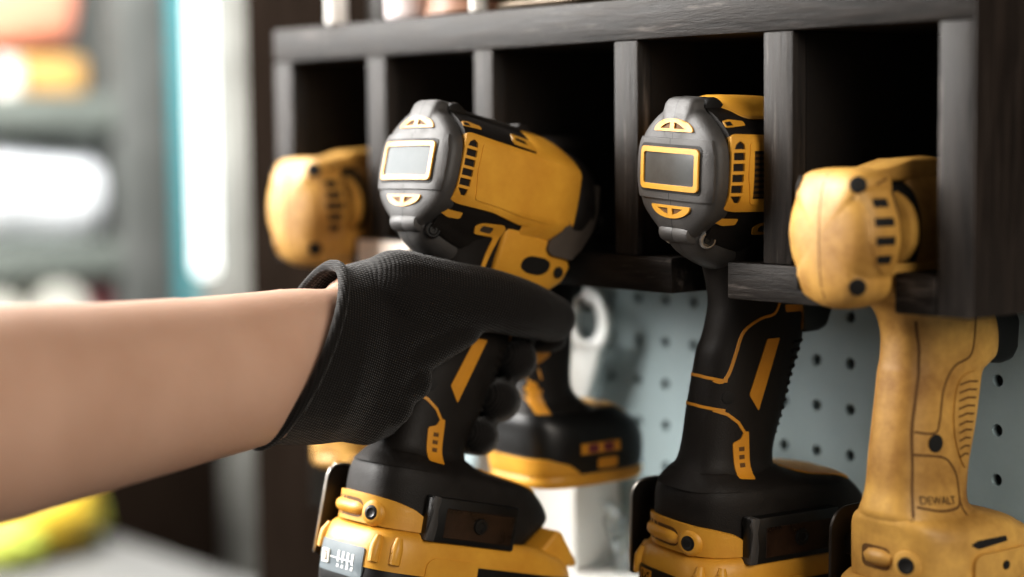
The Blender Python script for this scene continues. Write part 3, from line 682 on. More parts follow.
    def on(a, b_):
        o, d = cyl_map(56)(a/2, b_); return BS.ray_cast(o, d)[0], -d
    bm = bmesh.new(); pts = [on(a, -140) for a in (-14, -10, -4, 2, 7, 11)]
    bm_tube(bm, [p-d*0.8 for p, d in pts], [1.5, 3.6, 4.4, 4.4, 3.8, 2], 12)
    add('foot_roll', bm, Y, root)
    for a in (22,):
        p, d = on(a, -141)
        add('foot_boss', bm_lathe(bmesh.new(), [(7.5, -1), (6.8, 0.8), (5, 1.4), (4, 1.4)], p, d, 24), Y, root)
        add('foot_screw', bm_lathe(bmesh.new(), [(4, 0), (4.2, 1.6), (3, 1.8), (2.4, 1.5), (0.4, 1.5)], p, d, 18), M['dark_hole'], root)
    for sg in (1, -1):
        add('base_slot', decal([round_poly([(41, -132), (46, -130.4), (66, -130.4), (67, -133), (46, -134.6)], 1, 2)], side_map(sg), BS, 0.15, 0.3, 3), M['dark_hole'], root)
        add('base_boss', bevel_all(decal([round_poly(rect(42, 84, -152, -137), 6, 4)], side_map(sg), BS, 2.2, 3.5, 4), 0.7, 2, 60), Y, root)
        add('base_screw', bm_lathe(bmesh.new(), [(2.2, 0), (2.2, 0.4), (0.5, 0.4)], (sg*35.9, 63, -144), (sg, 0, 0), 14), M['dark_hole'], root)
    bh = [(20, -178), (20.5, -133), (24, -126.5), (30, -123.5), (44, -123), (50, -127), (51, -150), (50, -178)]
    add('belt_hook', bevel_all(prism_x(round_poly(bh, 3, 3), -42, -40), 0.4, 1, 40), M['dark_steel'], root)
    add('hook_bridge', box(-41.5, -32, 30, 44, -148, -138, 1), M['dark_steel'], root)
    if not with_battery: return root
    rows = [(-152, 14, 98, 33), (-156, 9, 106, 34.6), (-164, 8, 110, 35), (-196, 9, 108, 34), (-199, 13, 104, 31)]
    bat = add('battery', loft([sup_loop(z, a, b_, hw, 4.2, 48) for z, a, b_, hw in interp_rows(rows, 3)]), M['yellow_worn'], root, 'yellow slide battery', smooth=50)
    return root

# ------------------------------------------------------------------ compact driver (mostly hidden behind the lifted tool)
def compact_driver(root):
    R = M['rubber']
    lo = [half_loop(HEAD, y, s, s*0.95, 47) for y, s in ((6, 0.2), (7, 0.36), (10, 0.44), (18, 0.46), (36, 0.46), (42, 0.40), (45, 0.28))]
    add('motor_housing', loft(lo), M['rubber'], root, smooth=50)
    rows = [(34, 8, 30, 13), (24, 7, 30, 14), (8, 4, 30, 15), (-5, 1, 30, 15.5), (-22, -1, 30, 15.8), (-40, -4, 28, 16), (-60, -6, 26.5, 16.5), (-78, -8, 26, 17), (-86, -10, 31, 19), (-92, -12, 40, 24), (-98, -13, 54, 28)]
    h = handle_obj(root, rows, 'handle', R)
    LB = bvh_of(h)
    add('trigger', prism_x([(28, -8), (36, -9), (38, -16), (36, -28), (28, -31)], -8, 8, 2.5, 3), M['black'], root)
    for sg in (1, -1):
        mp = side_map(sg)
        add('grip_inlay', decal([round_poly([(-5, -42), (4, -44), (4.5, -60), (-2.5, -65)], 0.8, 2)], mp, LB, 0.5, 1, 3), M['yellow_trim'], root)
        add('trim_line', decal([stroke_poly([(-15, -66), (-10.5, -68), (-4.5, -76)], 1.6)], mp, LB, 0.5, 1, 3), M['yellow_trim'], root)
        add('grip_plate', decal([round_poly([(-9, -77), (-3, -74), (1.5, -97), (-5.5, -97)], 1, 2)], mp, LB, 0.6, 1.1, 3), M['yellow_trim'], root)
    rows = [(-92, -12, 52, 25), (-97, -13, 60, 29), (-102, -13, 66, 31), (-110, -13, 70, 32), (-122, -12, 70, 32), (-127, -11, 68, 31)]
    base = add('base', loft([sup_loop(z, a, b_, hw, 3.6, 56) for z, a, b_, hw in interp_rows(rows, 3)]), M['black'], root, smooth=50)
    BS = bvh_of(base)
    add('base_foot', bevel_all(decal([round_poly([(-38, -127), (-30, -120), (-20, -116), (20, -116), (30, -120), (36, -126)], 2, 2)], cyl_map(25), BS, 1.4, 2.5, 3), 0.4, 1, 60), M['yellow'], root)
    add('top_plate', decal([round_poly([(-18, 36), (14, 36), (18, 44), (18, 60), (-18, 60)], 3, 3)], lambda a, b_: (Vector((a, b_, -60)), Vector((0, 0, -1))), BS, 1.0, 2.0, 4), M['ochre'], root)
    for a in ((-10, 42), (0, 50), (8, 44)):
        add('plate_mark', decal([rect(a[0]-3, a[0]+4, a[1], a[1]+3)], lambda p, q: (Vector((p, q, -60)), Vector((0, 0, -1))), BS, 1.2, 0.4, 4), M['black'], root)
    rows = [(-126, -11, 69, 31.5), (-128, -12, 70, 32.2), (-132, -12, 69, 32), (-133, -10, 67, 31)]
    bat = add('battery', loft([sup_loop(z, a, b_, hw, 3.6, 56) for z, a, b_, hw in interp_rows(rows, 2)]), M['yellow'], root, 'slim battery with yellow edge', smooth=50)
    add('selector_strip', decal([rect(14, 42, -115, -109)], side_map(1), BS, 0.6, 1, 4), M['yellow_trim'], root)
    for k in range(2):
        add('indicator_light', decal([rect(19+11*k, 26+11*k, -114.4, -109.6)], side_map(1), BS, 0.75, 0.4, 4), M['maroon'], root)
    add('side_badge', decal([round_poly(rect(26, 40, -124, -118), 1, 2)], side_map(1), BS, 0.6, 1, 4), M['yellow_trim'], root)
    return root

def pose(T, yaw=0, pitch=0, roll=0, s=1.0):
    return Matrix.Translation(T) @ Matrix.Rotation(math.radians(yaw), 4, 'Z') @ Matrix.Rotation(math.radians(pitch), 4, 'X') @ Matrix.Rotation(math.radians(roll), 4, 'Y') @ Matrix.Scale(s, 4)

HELD = pose((-0.2886, -0.0894, 0.0030), -2.21, -13.94, -0.86, 0.965)
t = thing('impact_wrench', 'black and yellow impact wrench lifted nose down in the gloved hand', 'power tool', HELD, 'black and yellow impact wrenches')
impact_wrench(t, M['screen_lit'], M['gauge'], False)
t = thing('impact_wrench', 'black and yellow impact wrench hanging by its handle beside the yellow drill at right', 'power tool', pose((-0.1698, 0, 0), -7.2, -0.15, 2.67), 'black and yellow impact wrenches')
impact_wrench(t, M['screen_dark'], M['black'], True)
t = thing('cordless_drill', 'worn all-yellow drill hanging in the right end slot of the rack', 'power tool', pose((-0.0625, 0, 0), -5, 0, 0), 'worn yellow drills')
worn_drill(t, 4, True)
t = thing('cordless_drill', 'worn all-yellow drill in the left end slot of the rack, behind the bare wrist', 'power tool', pose((-0.5005, -0.012, 0.0), 6, 0, 0, 1.06), 'worn yellow drills')
worn_drill(t, 5, False, False)
t = thing('compact_driver', 'short black driver with thin yellow battery edge hanging behind the gloved fingers', 'power tool', pose((-0.3205, 0.0085, 0), -3, 0, 0, 1.045))
compact_driver(t)

# ------------------------------------------------------------------ tool rack
X = [-0.5741, -0.5522, -0.4652, -0.4453, -0.3561, -0.3387, -0.2342, -0.2157, -0.1255, -0.1062, -0.0188, 0.0]
D = 0.128
rack = thing('tool_rack', 'long black wooden rack of five open pigeonholes with slotted floor', 'rack', Matrix.Translation((0, 0, 0)))
def rb(name, b, mat, label=None):
    o = link_mesh(name, b, mat, rack, smooth=30)
    if label: o['label'] = label
    return o
rb('top_board', box(X[0], X[11], 0, D, 0.115, 0.1372, 0.0012), M['rack'])
rb('side_board', box(X[0], X[1], 0.0002, D, -0.0190, 0.1149, 0.0012), M['rack_v'])
rb('side_board', box(X[10], X[11], 0.0002, D, -0.0190, 0.1149, 0.0012), M['rack_v'])
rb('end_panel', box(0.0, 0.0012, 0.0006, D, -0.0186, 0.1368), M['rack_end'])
for i in (2, 4, 6, 8):
    rb('divider', box(X[i], X[i+1], 0.0004, D, 0.0002, 0.1149, 0.001), M['rack_v'])
    rb('divider_shade', box(X[i+1], X[i+1]+0.0006, 0.010, D-0.003, 0.0008, 0.1145), M['rack_in'])  # thin dark sheets stand in for the shade inside the pigeonholes
rb('divider_shade', box(X[1], X[1]+0.0006, 0.010, D-0.003, 0.0008, 0.1145), M['rack_in'])
slots = [(-0.529, -0.486), (-0.419, -0.376), (-0.3380, -0.3005), (-0.1903, -0.1498), (-0.0865, -0.0428)]
xs = [X[1]] + [v for s in slots for v in s] + [X[10]]
for i in range(0, len(xs), 2):
    rb('floor_board', box(xs[i], xs[i+1], 0.0002, D-0.002, -0.0190, 0.0, 0.001), M['rack'])
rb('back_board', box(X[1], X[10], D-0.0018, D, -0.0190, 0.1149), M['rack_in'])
# two visible screw heads on the right end
for z in (0.128, -0.011):
    rb('rack_screw', bm_lathe(bmesh.new(), [(0.004, -0.001), (0.004, 0.0006), (0.001, 0.0008)], (0.0, 0.05, z), (1, 0, 0), 16), M['copper'])

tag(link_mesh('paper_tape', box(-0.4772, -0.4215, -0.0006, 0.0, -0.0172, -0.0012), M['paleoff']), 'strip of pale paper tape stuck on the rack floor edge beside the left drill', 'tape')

# ------------------------------------------------------------------ wall, pegboard, shelf
def struct(name, bm, mat, smooth=30):
    return tag(link_mesh(name, bm, mat, None, smooth=smooth), kind='structure')
struct('wall_back', box(-0.83, 1.6, 0.1365, 0.20, -1.2, 1.4), M['wallboard'])
pb = bmesh.new()
px0, px1, pz0, pz1, dx, dz = -0.54, 0.30, -0.34, 0.0, 0.0250, 0.0265
# board with real round holes, cell by cell
ox, oz = -0.3274, -0.0399
nx0 = math.ceil((px0-ox)/dx+0.5); nx1 = math.floor((px1-ox)/dx-0.5); nz0 = math.ceil((pz0-oz)/dz+0.5); nz1 = math.floor((0.02-oz)/dz-0.5)
yb = 0.1296
vcache = {}
def V(x, y, z):
    k = (round(x, 6), round(y, 6), round(z, 6))
    if k not in vcache: vcache[k] = pb.verts.new((x, y, z))
    return vcache[k]
rh = 0.0033
for i in range(nx0, nx1+1):
    for j in range(nz0, nz1+1):
        cx, cz = ox+dx*i, oz+dz*j
        sq = []
        for k in range(16):
            a = 2*math.pi*k/16; c, s = math.cos(a), math.sin(a); m_ = max(abs(c), abs(s))
            sq.append((cx+c/m_*dx/2, cz+s/m_*dz/2))
        ci = [(cx+rh*math.cos(2*math.pi*k/16), cz+rh*math.sin(2*math.pi*k/16)) for k in range(16)]
        for k in range(16):
            l = (k+1) % 16
            pb.faces.new((V(sq[k][0], yb, sq[k][1]), V(sq[l][0], yb, sq[l][1]), V(ci[l][0], yb, ci[l][1]), V(ci[k][0], yb, ci[k][1])))
            pb.faces.new((V(ci[k][0], yb, ci[k][1]), V(ci[l][0], yb, ci[l][1]), V(ci[l][0], yb+0.004, ci[l][1]), V(ci[k][0], yb+0.004, ci[k][1])))
XA, XB = ox+dx*(nx0-0.5), ox+dx*(nx1+0.5); ZA, ZB = oz+dz*(nz0-0.5), oz+dz*(nz1+0.5)
board = link_mesh('pegboard', pb, M['peg'], None, smooth=30)
tag(board, 'grey blue perforated pegboard fixed to the wall under the rack', 'pegboard')
bk = link_mesh('board_backing', box(XA, XB, yb+0.0042, 0.1362, ZA, ZB), M['dark_hole'], board)
sh = link_mesh('ledge', box(-0.52, 0.26, 0.045, 0.1290, -0.235, -0.215, 0.002), M['white'])
tag(sh, 'pale narrow ledge running along the foot of the pegboard', 'shelf')
bx_ = link_mesh('carton', box(-0.47, -0.368, 0.088, 0.1285, -0.2149, -0.145, 0.0015), M['white'])
tag(bx_, 'plain white carton standing on the pale ledge beneath the pegboard', 'box')
# crumpled clear film bag
bm = bmesh.new(); g = {}
for i in range(15):
    for j in range(11):
        u, v = i/14, j/10
        x = -0.366+0.075*u; z = -0.2145+(0.036+0.012*math.sin(u*5))*v
        y = 0.098+0.022*math.sin(v*2.2+u*3)+0.004*random.uniform(-1, 1)+0.005*math.sin(u*17+v*6)
        g[i, j] = bm.verts.new((x+0.006*math.sin(v*5), min(y, 0.127), z))
for i in range(14):
    for j in range(10): bm.faces.new((g[i, j], g[i+1, j], g[i+1, j+1], g[i, j+1]))
tag(link_mesh('plastic_bag', bm, M['film'], None, smooth=25), 'crumpled clear plastic bag on the ledge beside the white carton', 'bag')

# ring spanner hung on the board
bm = bmesh.new()
cx, cz, y0, y1 = -0.3785, -0.0560, 0.108, 0.1125
N_ = 36
outer = []
for k in range(N_+1):
    a = math.radians(-55+290*k/N_); outer.append((cx+0.0205*math.cos(a), cz+0.0205*math.sin(a)*1.06))
out = outer+[(cx-0.0212, cz-0.026), (cx-0.0245, cz-0.052), (cx-0.0265, cz-0.080), (cx-0.027, cz-0.105), (cx-0.0145, cz-0.105), (cx-0.010, cz-0.080), (cx-0.001, cz-0.052), (cx+0.0095, cz-0.027)]
inner = [(cx+0.0118*math.cos(2*math.pi*k/24), cz+0.0125*math.sin(2*math.pi*k/24)) for k in range(24)]
P3 = [[Vector((a, b_, 0)) for a, b_ in q] for q in (out, inner)]; flat = [p for q in P3 for p in q]
tris = tessellate_polygon(P3)
fa = [bm.verts.new((p.x, y0, p.y)) for p in flat]; ba = [bm.verts.new((p.x, y1, p.y)) for p in flat]
for tr in tris:
    bm.faces.new([fa[i] for i in tr]); bm.faces.new([ba[i] for i in tr[::-1]])
no_ = len(out)
for a0, n in ((0, no_), (no_, len(inner))):
    for k in range(n):
        i, j = a0+k, a0+(k+1) % n
        bm.faces.new((fa[i], fa[j], ba[j], ba[i]))
bmesh.ops.recalc_face_normals(bm, faces=bm.faces)
bevel_all(bm, 0.0012, 2, 50)
wr = link_mesh('ring_spanner', bm, M['whitewrench'], None, smooth=40)
tag(wr, 'bright ring spanner with round eye hung on the pegboard', 'wrench')
pg = bmesh.new(); bm_tube(pg, [(cx, 0.1305, cz+0.0095), (cx, 0.112, cz+0.0095), (cx, 0.104, cz+0.0105), (cx, 0.102, cz+0.016)], 0.0021, 10)
tag(link_mesh('pegboard_hook', pg, M['dark_steel']), 'small dark steel hook holding up the ring spanner', 'hook')

# ------------------------------------------------------------------ things on top of the rack
ZT = 0.1373
def lathe_obj(name, prof, c, mat, parent=None, n=40, label=None):
    o = link_mesh(name, bm_lathe(bmesh.new(), prof, c, (0, 0, 1), n), mat, parent, smooth=35)
    if label: o['label'] = label
    return o
t = lathe_obj('glass_bottle', [(0.006, 0), (0.0072, 0.001), (0.0072, 0.06), (0.006, 0.068), (0.0045, 0.073), (0.0045, 0.085)], (-0.5015, 0.003, ZT), M['white'])
tag(t, 'slim pale bottle standing at the left end of the rack top', 'bottle')
lathe_obj('bottle_cap', [(0.0055, 0.083), (0.0055, 0.095), (0.005, 0.096)], (-0.5015, 0.003, ZT), M['lid'], t)
t = lathe_obj('dark_jar', [(0.017, 0), (0.019, 0.002), (0.019, 0.05), (0.016, 0.055)], (-0.478, 0.034, ZT), M['lid'])
tag(t, 'dark brown jar between the slim pale bottle and the white tub', 'jar')
lathe_obj('jar_lid', [(0.0185, 0.0545), (0.0185, 0.068), (0.017, 0.069)], (-0.478, 0.034, ZT), M['lid'], t)
t = lathe_obj('white_tub', [(0.018, 0), (0.020, 0.002), (0.021, 0.06), (0.0205, 0.062)], (-0.4425, 0.024, ZT), M['pinkwhite'])
tag(t, 'pinkish white tub beside the copper coloured tin on the rack top', 'tub')
lathe_obj('tub_lid', [(0.022, 0.0615), (0.022, 0.070), (0.021, 0.071)], (-0.4425, 0.024, ZT), M['white'], t)
t = lathe_obj('copper_tin', [(0.037, 0), (0.039, 0.0015), (0.039, 0.004), (0.0375, 0.006), (0.037, 0.045), (0.038, 0.047)], (-0.3905, 0.040, ZT), M['copper'])
tag(t, 'wide copper brown tin standing on the rack top', 'tin')
lathe_obj('tin_lid', [(0.039, 0.0465), (0.039, 0.055), (0.036, 0.057)], (-0.3905, 0.040, ZT), M['copper'], t)
t = lathe_obj('glass_vial', [(0.0045, 0), (0.0055, 0.0008), (0.0055, 0.04), (0.004, 0.043)], (-0.3555, 0.0045, ZT), M['white'])
tag(t, 'tiny pale vial between the copper tin and the dark coil of wire', 'vial')
lathe_obj('vial_cap', [(0.0048, 0.0425), (0.0048, 0.05), (0.004, 0.051)], (-0.3555, 0.0045, ZT), M['lid'], t)
t = thing('wire_basket', 'dark wire basket tray resting on the rack top', 'basket', Matrix.Translation((0, 0, 0)))
bm = bmesh.new()
for h_, sx_ in ((0.0025, 0.0), (0.012, 0.003), (0.024, 0.006)):
    pts = [(p.x, p.y, ZT+h_) for p in catmull([(-0.342-sx_, 0.010-sx_, 0), (-0.30, 0.006-sx_, 0), (-0.262+sx_, 0.010-sx_, 0), (-0.256+sx_, 0.055, 0), (-0.262+sx_, 0.10, 0), (-0.30, 0.104, 0), (-0.342-sx_, 0.10, 0), (-0.348-sx_, 0.055, 0)], 6, True)]
    bm_tube(bm, pts+[pts[0]], 0.0022, 8)
link_mesh('basket_rim', bm, M['knob_wire'], t)
bm = bmesh.new()
for k in range(13):
    x = -0.34+0.0065*k
    bm_tube(bm, [(x, 0.004, ZT+0.025), (x, 0.009, ZT+0.0025), (x, 0.055, ZT+0.0022), (x, 0.10, ZT+0.0025), (x, 0.108, ZT+0.025)], 0.0010, 6)
link_mesh('basket_wires', bm, M['knob_wire'], t)
tag(link_mesh('folded_leather', box(-0.338, -0.266, 0.016, 0.094, ZT+0.0045, ZT+0.022, 0.004, 3), M['lid']), 'folded dark leather lying inside the wire basket tray', 'leather')

# ------------------------------------------------------------------ person: bare forearm and gloved hand
def hl(u, v, w): return HELD @ Vector((u*MM, v*MM, w*MM))
def remesh_union(name, bm, voxel, smooth_it, mat):
    me = bpy.data.meshes.new(name); bm.to_mesh(me); bm.free()
    o = bpy.data.objects.new(name, me); COL.objects.link(o)
    md = o.modifiers.new('r', 'REMESH'); md.mode = 'VOXEL'; md.voxel_size = voxel
    sm = o.modifiers.new('s', 'SMOOTH'); sm.factor = 0.5; sm.iterations = smooth_it
    bpy.context.view_layer.update()
    dg = bpy.context.evaluated_depsgraph_get()
    m2 = bpy.data.meshes.new_from_object(o.evaluated_get(dg)); m2.name = name
    o.modifiers.clear(); o.data = m2; bpy.data.meshes.remove(me)
    m2.materials.clear(); m2.materials.append(mat)
    for p in m2.polygons: p.use_smooth = True
    return o
def bm_capsule(bm, pts, rad):
    P = []; Rr = []
    n = len(pts)
    d0 = (Vector(pts[0])-Vector(pts[1])).normalized(); d1 = (Vector(pts[-1])-Vector(pts[-2])).normalized()
    for a in (80, 60, 40, 20): P.append(Vector(pts[0])+d0*rad[0]*math.sin(math.radians(a))); Rr.append(rad[0]*math.cos(math.radians(a)))
    if n > 2:
        c = catmull([(p[0], p[1], p[2]) for p in pts], 6); rc = catmull([(r, 0, 0) for r in rad], 6)
        P += c; Rr += [q.x for q in rc]
    else:
        for k in range(7):
            t_ = k/6; P.append(Vector(pts[0]).lerp(Vector(pts[1]), t_)); Rr.append(rad[0]*(1-t_)+rad[1]*t_)
    for a in (20, 40, 60, 80): P.append(Vector(pts[-1])+d1*rad[-1]*math.sin(math.radians(a))); Rr.append(rad[-1]*math.cos(math.radians(a)))
    bm_tube(bm, P, Rr, 16)
def ell(c, ax, up, sa, sb, N=28):
    s = ax.cross(up).normalized()
    return [c+s*sa*math.cos(2*math.pi*k/N)+up*sb*math.sin(2*math.pi*k/N) for k in range(N)]
R3 = HELD.to_3x3().normalized()
FWD, UPL, RGT = R3 @ Vector((0, 1, 0)), R3 @ Vector((0, 0, 1)), R3 @ Vector((1, 0, 0))
chains = [
    # thumb along the right side under the head
    ([(14, -22, -26), (19, 8, -23), (24, 32, -20), (26, 56, -20.5), (23, 80, -22)], [23, 20, 17.5, 16, 13.5]),
    ([(13, -30, -50), (17, -10, -40), (20, 12, -28)], [21, 16, 14]), ([(13, -18, -62), (18, 2, -50), (21, 20, -38)], [17, 13, 11]), ([(13, -24, -80), (17, -4, -72)], [15, 11]),
    ([(11, -30, -82), (13, -13, -86)], [18, 13]),
    # palm on the left side
    ([(-26, -2, -28), (-34, 34, -26)], [17, 14]), ([(-26, -2, -50), (-34, 38, -48)], [17, 14]),
    ([(-25, -2, -72), (-33, 34, -72)], [16, 13.5]), ([(-22, -4, -92), (-30, 28, -93)], [15, 12.5]),
    # index on the trigger, then three fingers wrapped round the grip
    ([(-34, 40, -24), (-28, 72, -27), (-12, 93, -30), (4, 97, -30)], [13, 12, 11.5, 10]),
    ([(-34, 42, -46), (-25, 69, -47), (-5, 79, -48), (13, 69, -48)], [13, 12.2, 12.2, 10.8]),
    ([(-33, 38, -70), (-23, 62, -72), (-3, 71.5, -73), (13, 61, -73)], [13, 12.2, 12.4, 10.8]),
    ([(-30, 30, -92), (-21, 52, -95), (-3, 62, -95.5), (11, 53, -95)], [12, 11, 11, 9.6])]
palm = [(-130, 5, -75, 40, 46), (-84, 5, -70.5, 39, 46.5), (-52, 4, -66, 35.5, 47), (-34, 3, -60, 30, 49), (-17, 2, -56, 28, 53), (-2, 0, -52, 23, 50), (10, -8, -46, 16, 42)]
def hand_bm(shrink, wrist=True):
    bm = bmesh.new()
    for pts, rad in chains:
        bm_capsule(bm, [hl(*p) for p in pts], [max(4, r-shrink)*MM for r in rad])
    rows = [ell(hl(cu, v, cw), FWD, UPL, (su-shrink)*MM, (sw-shrink)*MM) for v, cu, cw, su, sw in (palm if wrist else palm[2:])]
    bm_loft(bm, rows)
    bmesh.ops.recalc_face_normals(bm, faces=bm.faces)
    return bm
# body: forearm to elbow, short run of upper arm, and the hand inside the glove, one surface
bm = hand_bm(5.0, False)
arm = [((-0.2863, -0.1205, -0.0495), 0.022, 0.033), ((-0.2858, -0.1494, -0.0480), 0.0255, 0.0355), ((-0.2834, -0.1705, -0.0476), 0.0275, 0.0375), ((-0.2778, -0.2335, -0.0510), 0.033, 0.0406), ((-0.2656, -0.2936, -0.0522), 0.037, 0.0440), ((-0.2496, -0.3495, -0.0522), 0.041, 0.0480), ((-0.2390, -0.3978, -0.0521), 0.043, 0.0490), ((-0.2240, -0.4500, -0.0500), 0.042, 0.0465), ((-0.2200, -0.5000, -0.0260), 0.041, 0.0430), ((-0.2320, -0.5450, 0.0300), 0.043, 0.045), ((-0.2520, -0.5800, 0.0950), 0.046, 0.047), ((-0.2720, -0.6100, 0.1650), 0.049, 0.049)]
rows = []
for i, (c, sa, sb) in enumerate(arm):
    a = Vector(arm[min(i+1, len(arm)-1)][0])-Vector(arm[max(i-1, 0)][0]); a.normalize()
    a = -a
    upv = Vector((0, 0, 1)) - a*a.z
    if upv.length < 0.5: upv = Vector((0, 1, 0)) - a*a.y
    upv.normalize()
    if a.z < -0.5 and upv.y < 0: upv = -upv
    rows.append(ell(Vector(c), a, upv, sa, sb))
bm_loft(bm, rows)
bmesh.ops.recalc_face_normals(bm, faces=bm.faces)
person = remesh_union('person', bm, 0.0034, 12, M['skin'])
tag(person, 'bare forearm of a person reaching in from the left, hand gripping the lifted tool', 'person')
# glove: the hand's own surface, cut open at the cuff
gl = remesh_union('glove', hand_bm(0.0), 0.0019, 5, M['knit'])
gb = bmesh.new(); gb.from_mesh(gl.data)
pco = hl(0, -55.0-0.23*60, -60); 
nrm = (R3 @ Vector((0.16, 1.0, -0.28))).normalized()
bmesh.ops.bisect_plane(gb, geom=gb.verts[:]+gb.edges[:]+gb.faces[:], dist=1e-6, plane_co=pco, plane_no=nrm, clear_inner=True)
bnd = [e for e in gb.edges if len(e.link_faces) == 1]
adj = {}
for e in bnd:
    for v in e.verts: adj.setdefault(v, []).append(e.other_vert(v))
loop = []; seen = set()
for s0 in list(adj):
    if s0 in seen: continue
    cur, prev, lp_ = s0, None, []
    while cur not in seen:
        seen.add(cur); lp_.append(cur.co.copy())
        nx_ = [v for v in adj[cur] if v is not prev and v not in seen]
        if not nx_: break
        prev, cur = cur, nx_[0]
    if len(lp_) > len(loop): loop = lp_
gb.to_mesh(gl.data); gb.free()
for p in gl.data.polygons: p.use_smooth = True
sol = gl.modifiers.new('thickness', 'SOLIDIFY'); sol.thickness = 0.0018; sol.offset = -1
gl.parent = person
gl['label'] = 'black knitted work glove'
if loop:
    st = max(1, len(loop)//90); lp = loop[::st]
    c = sum(lp, Vector())/len(lp)
    lp = [p+(p-c)*0.008 for p in lp]
    for _ in range(3): lp = [(lp[i-1]+lp[i]*2+lp[(i+1) % len(lp)])/4 for i in range(len(lp))]
    bm = bmesh.new(); bm_tube(bm, lp+[lp[0], lp[1]], 0.0031, 12, cap=False)
    cf = link_mesh('cuff', bm, M['knit'], None, smooth=60); cf.parent = gl

# ------------------------------------------------------------------ room behind, far left
struct('floor', box(-2.6, 1.8, -2.6, 2.6, -1.25, -1.2), M['floor'])
struct('wall_left', box(-2.5, -2.42, -2.6, 2.6, -1.2, 1.6), M['whitewall'])
struct('wall_far', box(-2.42, -0.83, 2.5, 2.58, -1.2, 1.6), M['whitewall'])
struct('window_1', box(-2.30, -2.28, 0.868, 0.955, -0.17, 1.2), M['pane'])
struct('trim_1', box(-2.26, -2.20, 0.832, 0.874, -1.2, 1.5, 0.004), M['teal'])
struct('trim_2', box(-2.24, -2.20, 0.926, 1.0, -1.2, 1.5, 0.004), M['greypost'])
struct('trim_3', box(-2.24, -2.205, 0.858, 0.925, -1.2, -0.172, 0.004), M['greypost'])
su = thing('shelf_unit', 'weathered grey shelving unit in the blurred background at left', 'shelving', Matrix.Translation((0, 0, 0)))
for y in (0.735, -0.45):
    link_mesh('post', box(-2.27, -2.19, y, y+0.095, -1.2, 1.4, 0.004), M['darkgrey'], su)
for z in (0.130, -0.105, -0.27, 0.55, -0.8):
    link_mesh('shelf_board', box(-2.40, -2.20, -0.36, 0.735, z-0.058, z, 0.003), M['shelfboard'], su)
link_mesh('back_panel', box(-2.415, -2.40, -0.45, 0.83, -1.2, 1.4), M['darkgrey'], su)
# rolls and spools on the shelves
bm = bmesh.new()
bm_lathe(bm, [(0.02, 0), (0.075, 0.002), (0.085, 0.02), (0.083, 0.05), (0.078, 0.14), (0.080, 0.185), (0.07, 0.20), (0.02, 0.202)], (-2.29, 0.515, -0.018), (0.10, 1, -0.16), 32)
tag(link_mesh('cloth_roll', bm, M['cloth'], None, smooth=50), 'thick roll of white cloth lying on the grey background shelf', 'roll')
def spool(y, z, r, lab):
    t_ = lathe_obj('thread_spool', [(r, 0), (r, 0.006), (r*0.55, 0.010), (r*0.6, 0.05), (r*0.55, 0.055), (r, 0.062), (r, 0.068)], (0, 0, 0), M['spool'])
    t_.location = (-2.26, y, z+r); t_.rotation_euler = (0, math.radians(90), math.radians(8))
    tag(t_, lab, 'spool', 'cream spools')
spool(0.505, -0.27, 0.048, 'cream thread spool at the edge of the picture under the cloth roll')
spool(0.615, -0.27, 0.051, 'larger cream thread spool beside the maroon cloth')
bm = box(-2.33, -2.22, 0.690, 0.733, -0.2698, -0.165, 0.02, 3)
tag(link_mesh('folded_cloth', bm, M['maroon'], None, smooth=50), 'folded maroon cloth next to the cream spools', 'cloth')
tag(link_mesh('storage_bin', prism_x([(0.36, 0.190), (0.385, 0.34), (0.70, 0.34), (0.68, 0.215)], -2.38, -2.23, 0.02, 3), M['orange'], None, smooth=50), 'blurred orange bin high on the background shelf', 'bin')
tag(link_mesh('brown_parcel', box(-2.36, -2.23, 0.585, 0.70, 0.1302, 0.189, 0.012, 3), M['ochre'], None, smooth=50), 'ochre brown parcel under the orange bin', 'parcel')
t = lathe_obj('cream_jar', [(0.018, 0), (0.02, 0.002), (0.02, 0.05), (0.015, 0.056)], (-2.22, 0.56, 0.1303), M['spool'])
tag(t, 'small cream jar in front of the ochre parcel', 'jar')
tag(link_mesh('parcel_support', box(-2.38, -2.24, 0.37, 0.575, 0.1302, 0.1895, 0.004), M['maroon'], None, smooth=50), 'dark red box beneath the orange bin', 'box')
# bench and the bright packet on it
be = thing('work_bench', 'pale grey bench top in the blurred lower left background', 'bench', Matrix.Translation((0, 0, 0)))
link_mesh('bench_top', box(-2.15, -1.35, -0.6, 0.53, -0.54, -0.50, 0.004), M['bench'], be)
for x in (-2.1, -1.45):
    for y in (-0.55, 0.44): link_mesh('leg', box(x, x+0.06, y, y+0.06, -1.2, -0.54), M['darkgrey'], be)
pk = thing('snack_packet', 'crinkled yellow and lime packet on the bench at lower left', 'packet', Matrix.Translation((0, 0, 0)))
def pillow(x, y, z, rx, ry, rz, mat, name, sd):
    rnd = random.Random(sd); bm = bmesh.new()
    bmesh.ops.create_uvsphere(bm, u_segments=20, v_segments=12, radius=1)
    for v in bm.verts:
        k = 1+0.10*math.sin(v.co.x*7+sd)+0.08*math.sin(v.co.z*9+v.co.y*5)
        v.co = Vector((x+v.co.x*rx*k, y+v.co.y*ry*k, z+v.co.z*rz*k))
    link_mesh(name, bm, mat, pk, smooth=40)
pillow(-1.80, 0.400, -0.440, 0.055, 0.075, 0.055, M['lemon'], 'bag_body', 1)
pillow(-1.84, 0.470, -0.462, 0.035, 0.035, 0.034, M['lime'], 'bag_end', 3)
pillow(-1.76, 0.330, -0.466, 0.04, 0.045, 0.032, M['lime'], 'bag_fold', 5)
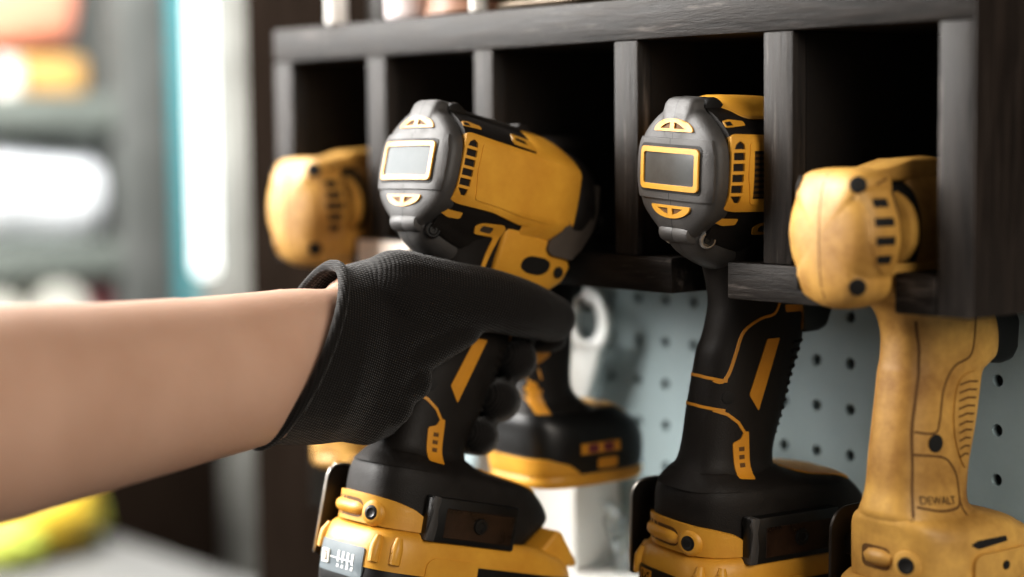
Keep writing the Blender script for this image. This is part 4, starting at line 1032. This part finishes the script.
# dark cabinet below/behind the bench
tag(link_mesh('dark_cabinet', box(-2.19, -2.05, 0.56, 0.828, -1.2, -0.36, 0.004), M['wallboard']), 'dark low cabinet in shadow behind the bench', 'cabinet')

# ------------------------------------------------------------------ camera
cam_d = bpy.data.cameras.new('camera'); cam = bpy.data.objects.new('camera', cam_d); COL.objects.link(cam)
yaw, pit, rol = math.radians(50.39), math.radians(4.91), math.radians(-0.6)
d = Vector((-math.sin(yaw)*math.cos(pit), math.cos(yaw)*math.cos(pit), -math.sin(pit)))
r = Vector((math.cos(yaw), math.sin(yaw), 0)); u = r.cross(d)
r2, u2 = r*math.cos(rol)+u*math.sin(rol), u*math.cos(rol)-r*math.sin(rol)
mt = Matrix((r2, u2, -d)).transposed().to_4x4(); mt.translation = Vector((0.505, -0.6843, 0.0682))
cam.matrix_world = mt
cam_d.sensor_width = 36; cam_d.lens = 1850/1024*36; cam_d.clip_start = 0.01
cam_d.dof.use_dof = True; cam_d.dof.focus_distance = 0.945; cam_d.dof.aperture_fstop = 2.4
bpy.context.scene.camera = cam

# ------------------------------------------------------------------ light
def area(name, loc, target, size, size_y, power, c):
    ld = bpy.data.lights.new(name, 'AREA'); ld.shape = 'RECTANGLE'; ld.size = size; ld.size_y = size_y; ld.energy = power; ld.color = c
    o = bpy.data.objects.new(name, ld); COL.objects.link(o); o.location = loc
    o.rotation_euler = (Vector(target)-Vector(loc)).to_track_quat('-Z', 'Y').to_euler()
    return o
area('window_light', (-1.45, -0.95, 0.75), (-0.4, 0, 0.0), 0.9, 1.2, 90, (1.0, 0.97, 0.93))
area('low_sheen_light', (-1.55, -0.62, 0.22), (-0.45, 0, 0.05), 0.5, 0.7, 7.5, (0.96, 0.98, 1.0))  # added low lamp for the sheen on the rack's left end
area('side_fill_light', (1.6, -0.45, 0.75), (-0.25, 0, -0.02), 1.0, 1.0, 24, (1.0, 0.93, 0.84))  # added fill to brighten the right-facing yellow panels
area('background_light', (-1.5, 0.1, 1.2), (-2.2, 0.6, 0), 0.8, 0.8, 90, (1.0, 0.98, 0.95))  # extra lamp added to brighten the far-left shelves
w = bpy.data.worlds.new('world'); bpy.context.scene.world = w; w.use_nodes = True
bg = w.node_tree.nodes['Background']; bg.inputs['Color'].default_value = (1.0, 0.95, 0.9, 1); bg.inputs['Strength'].default_value = 0.15
sc = bpy.context.scene
sc.view_settings.view_transform = 'Standard'
sc.view_settings.look = 'Medium High Contrast'
sc.view_settings.exposure = 0.0
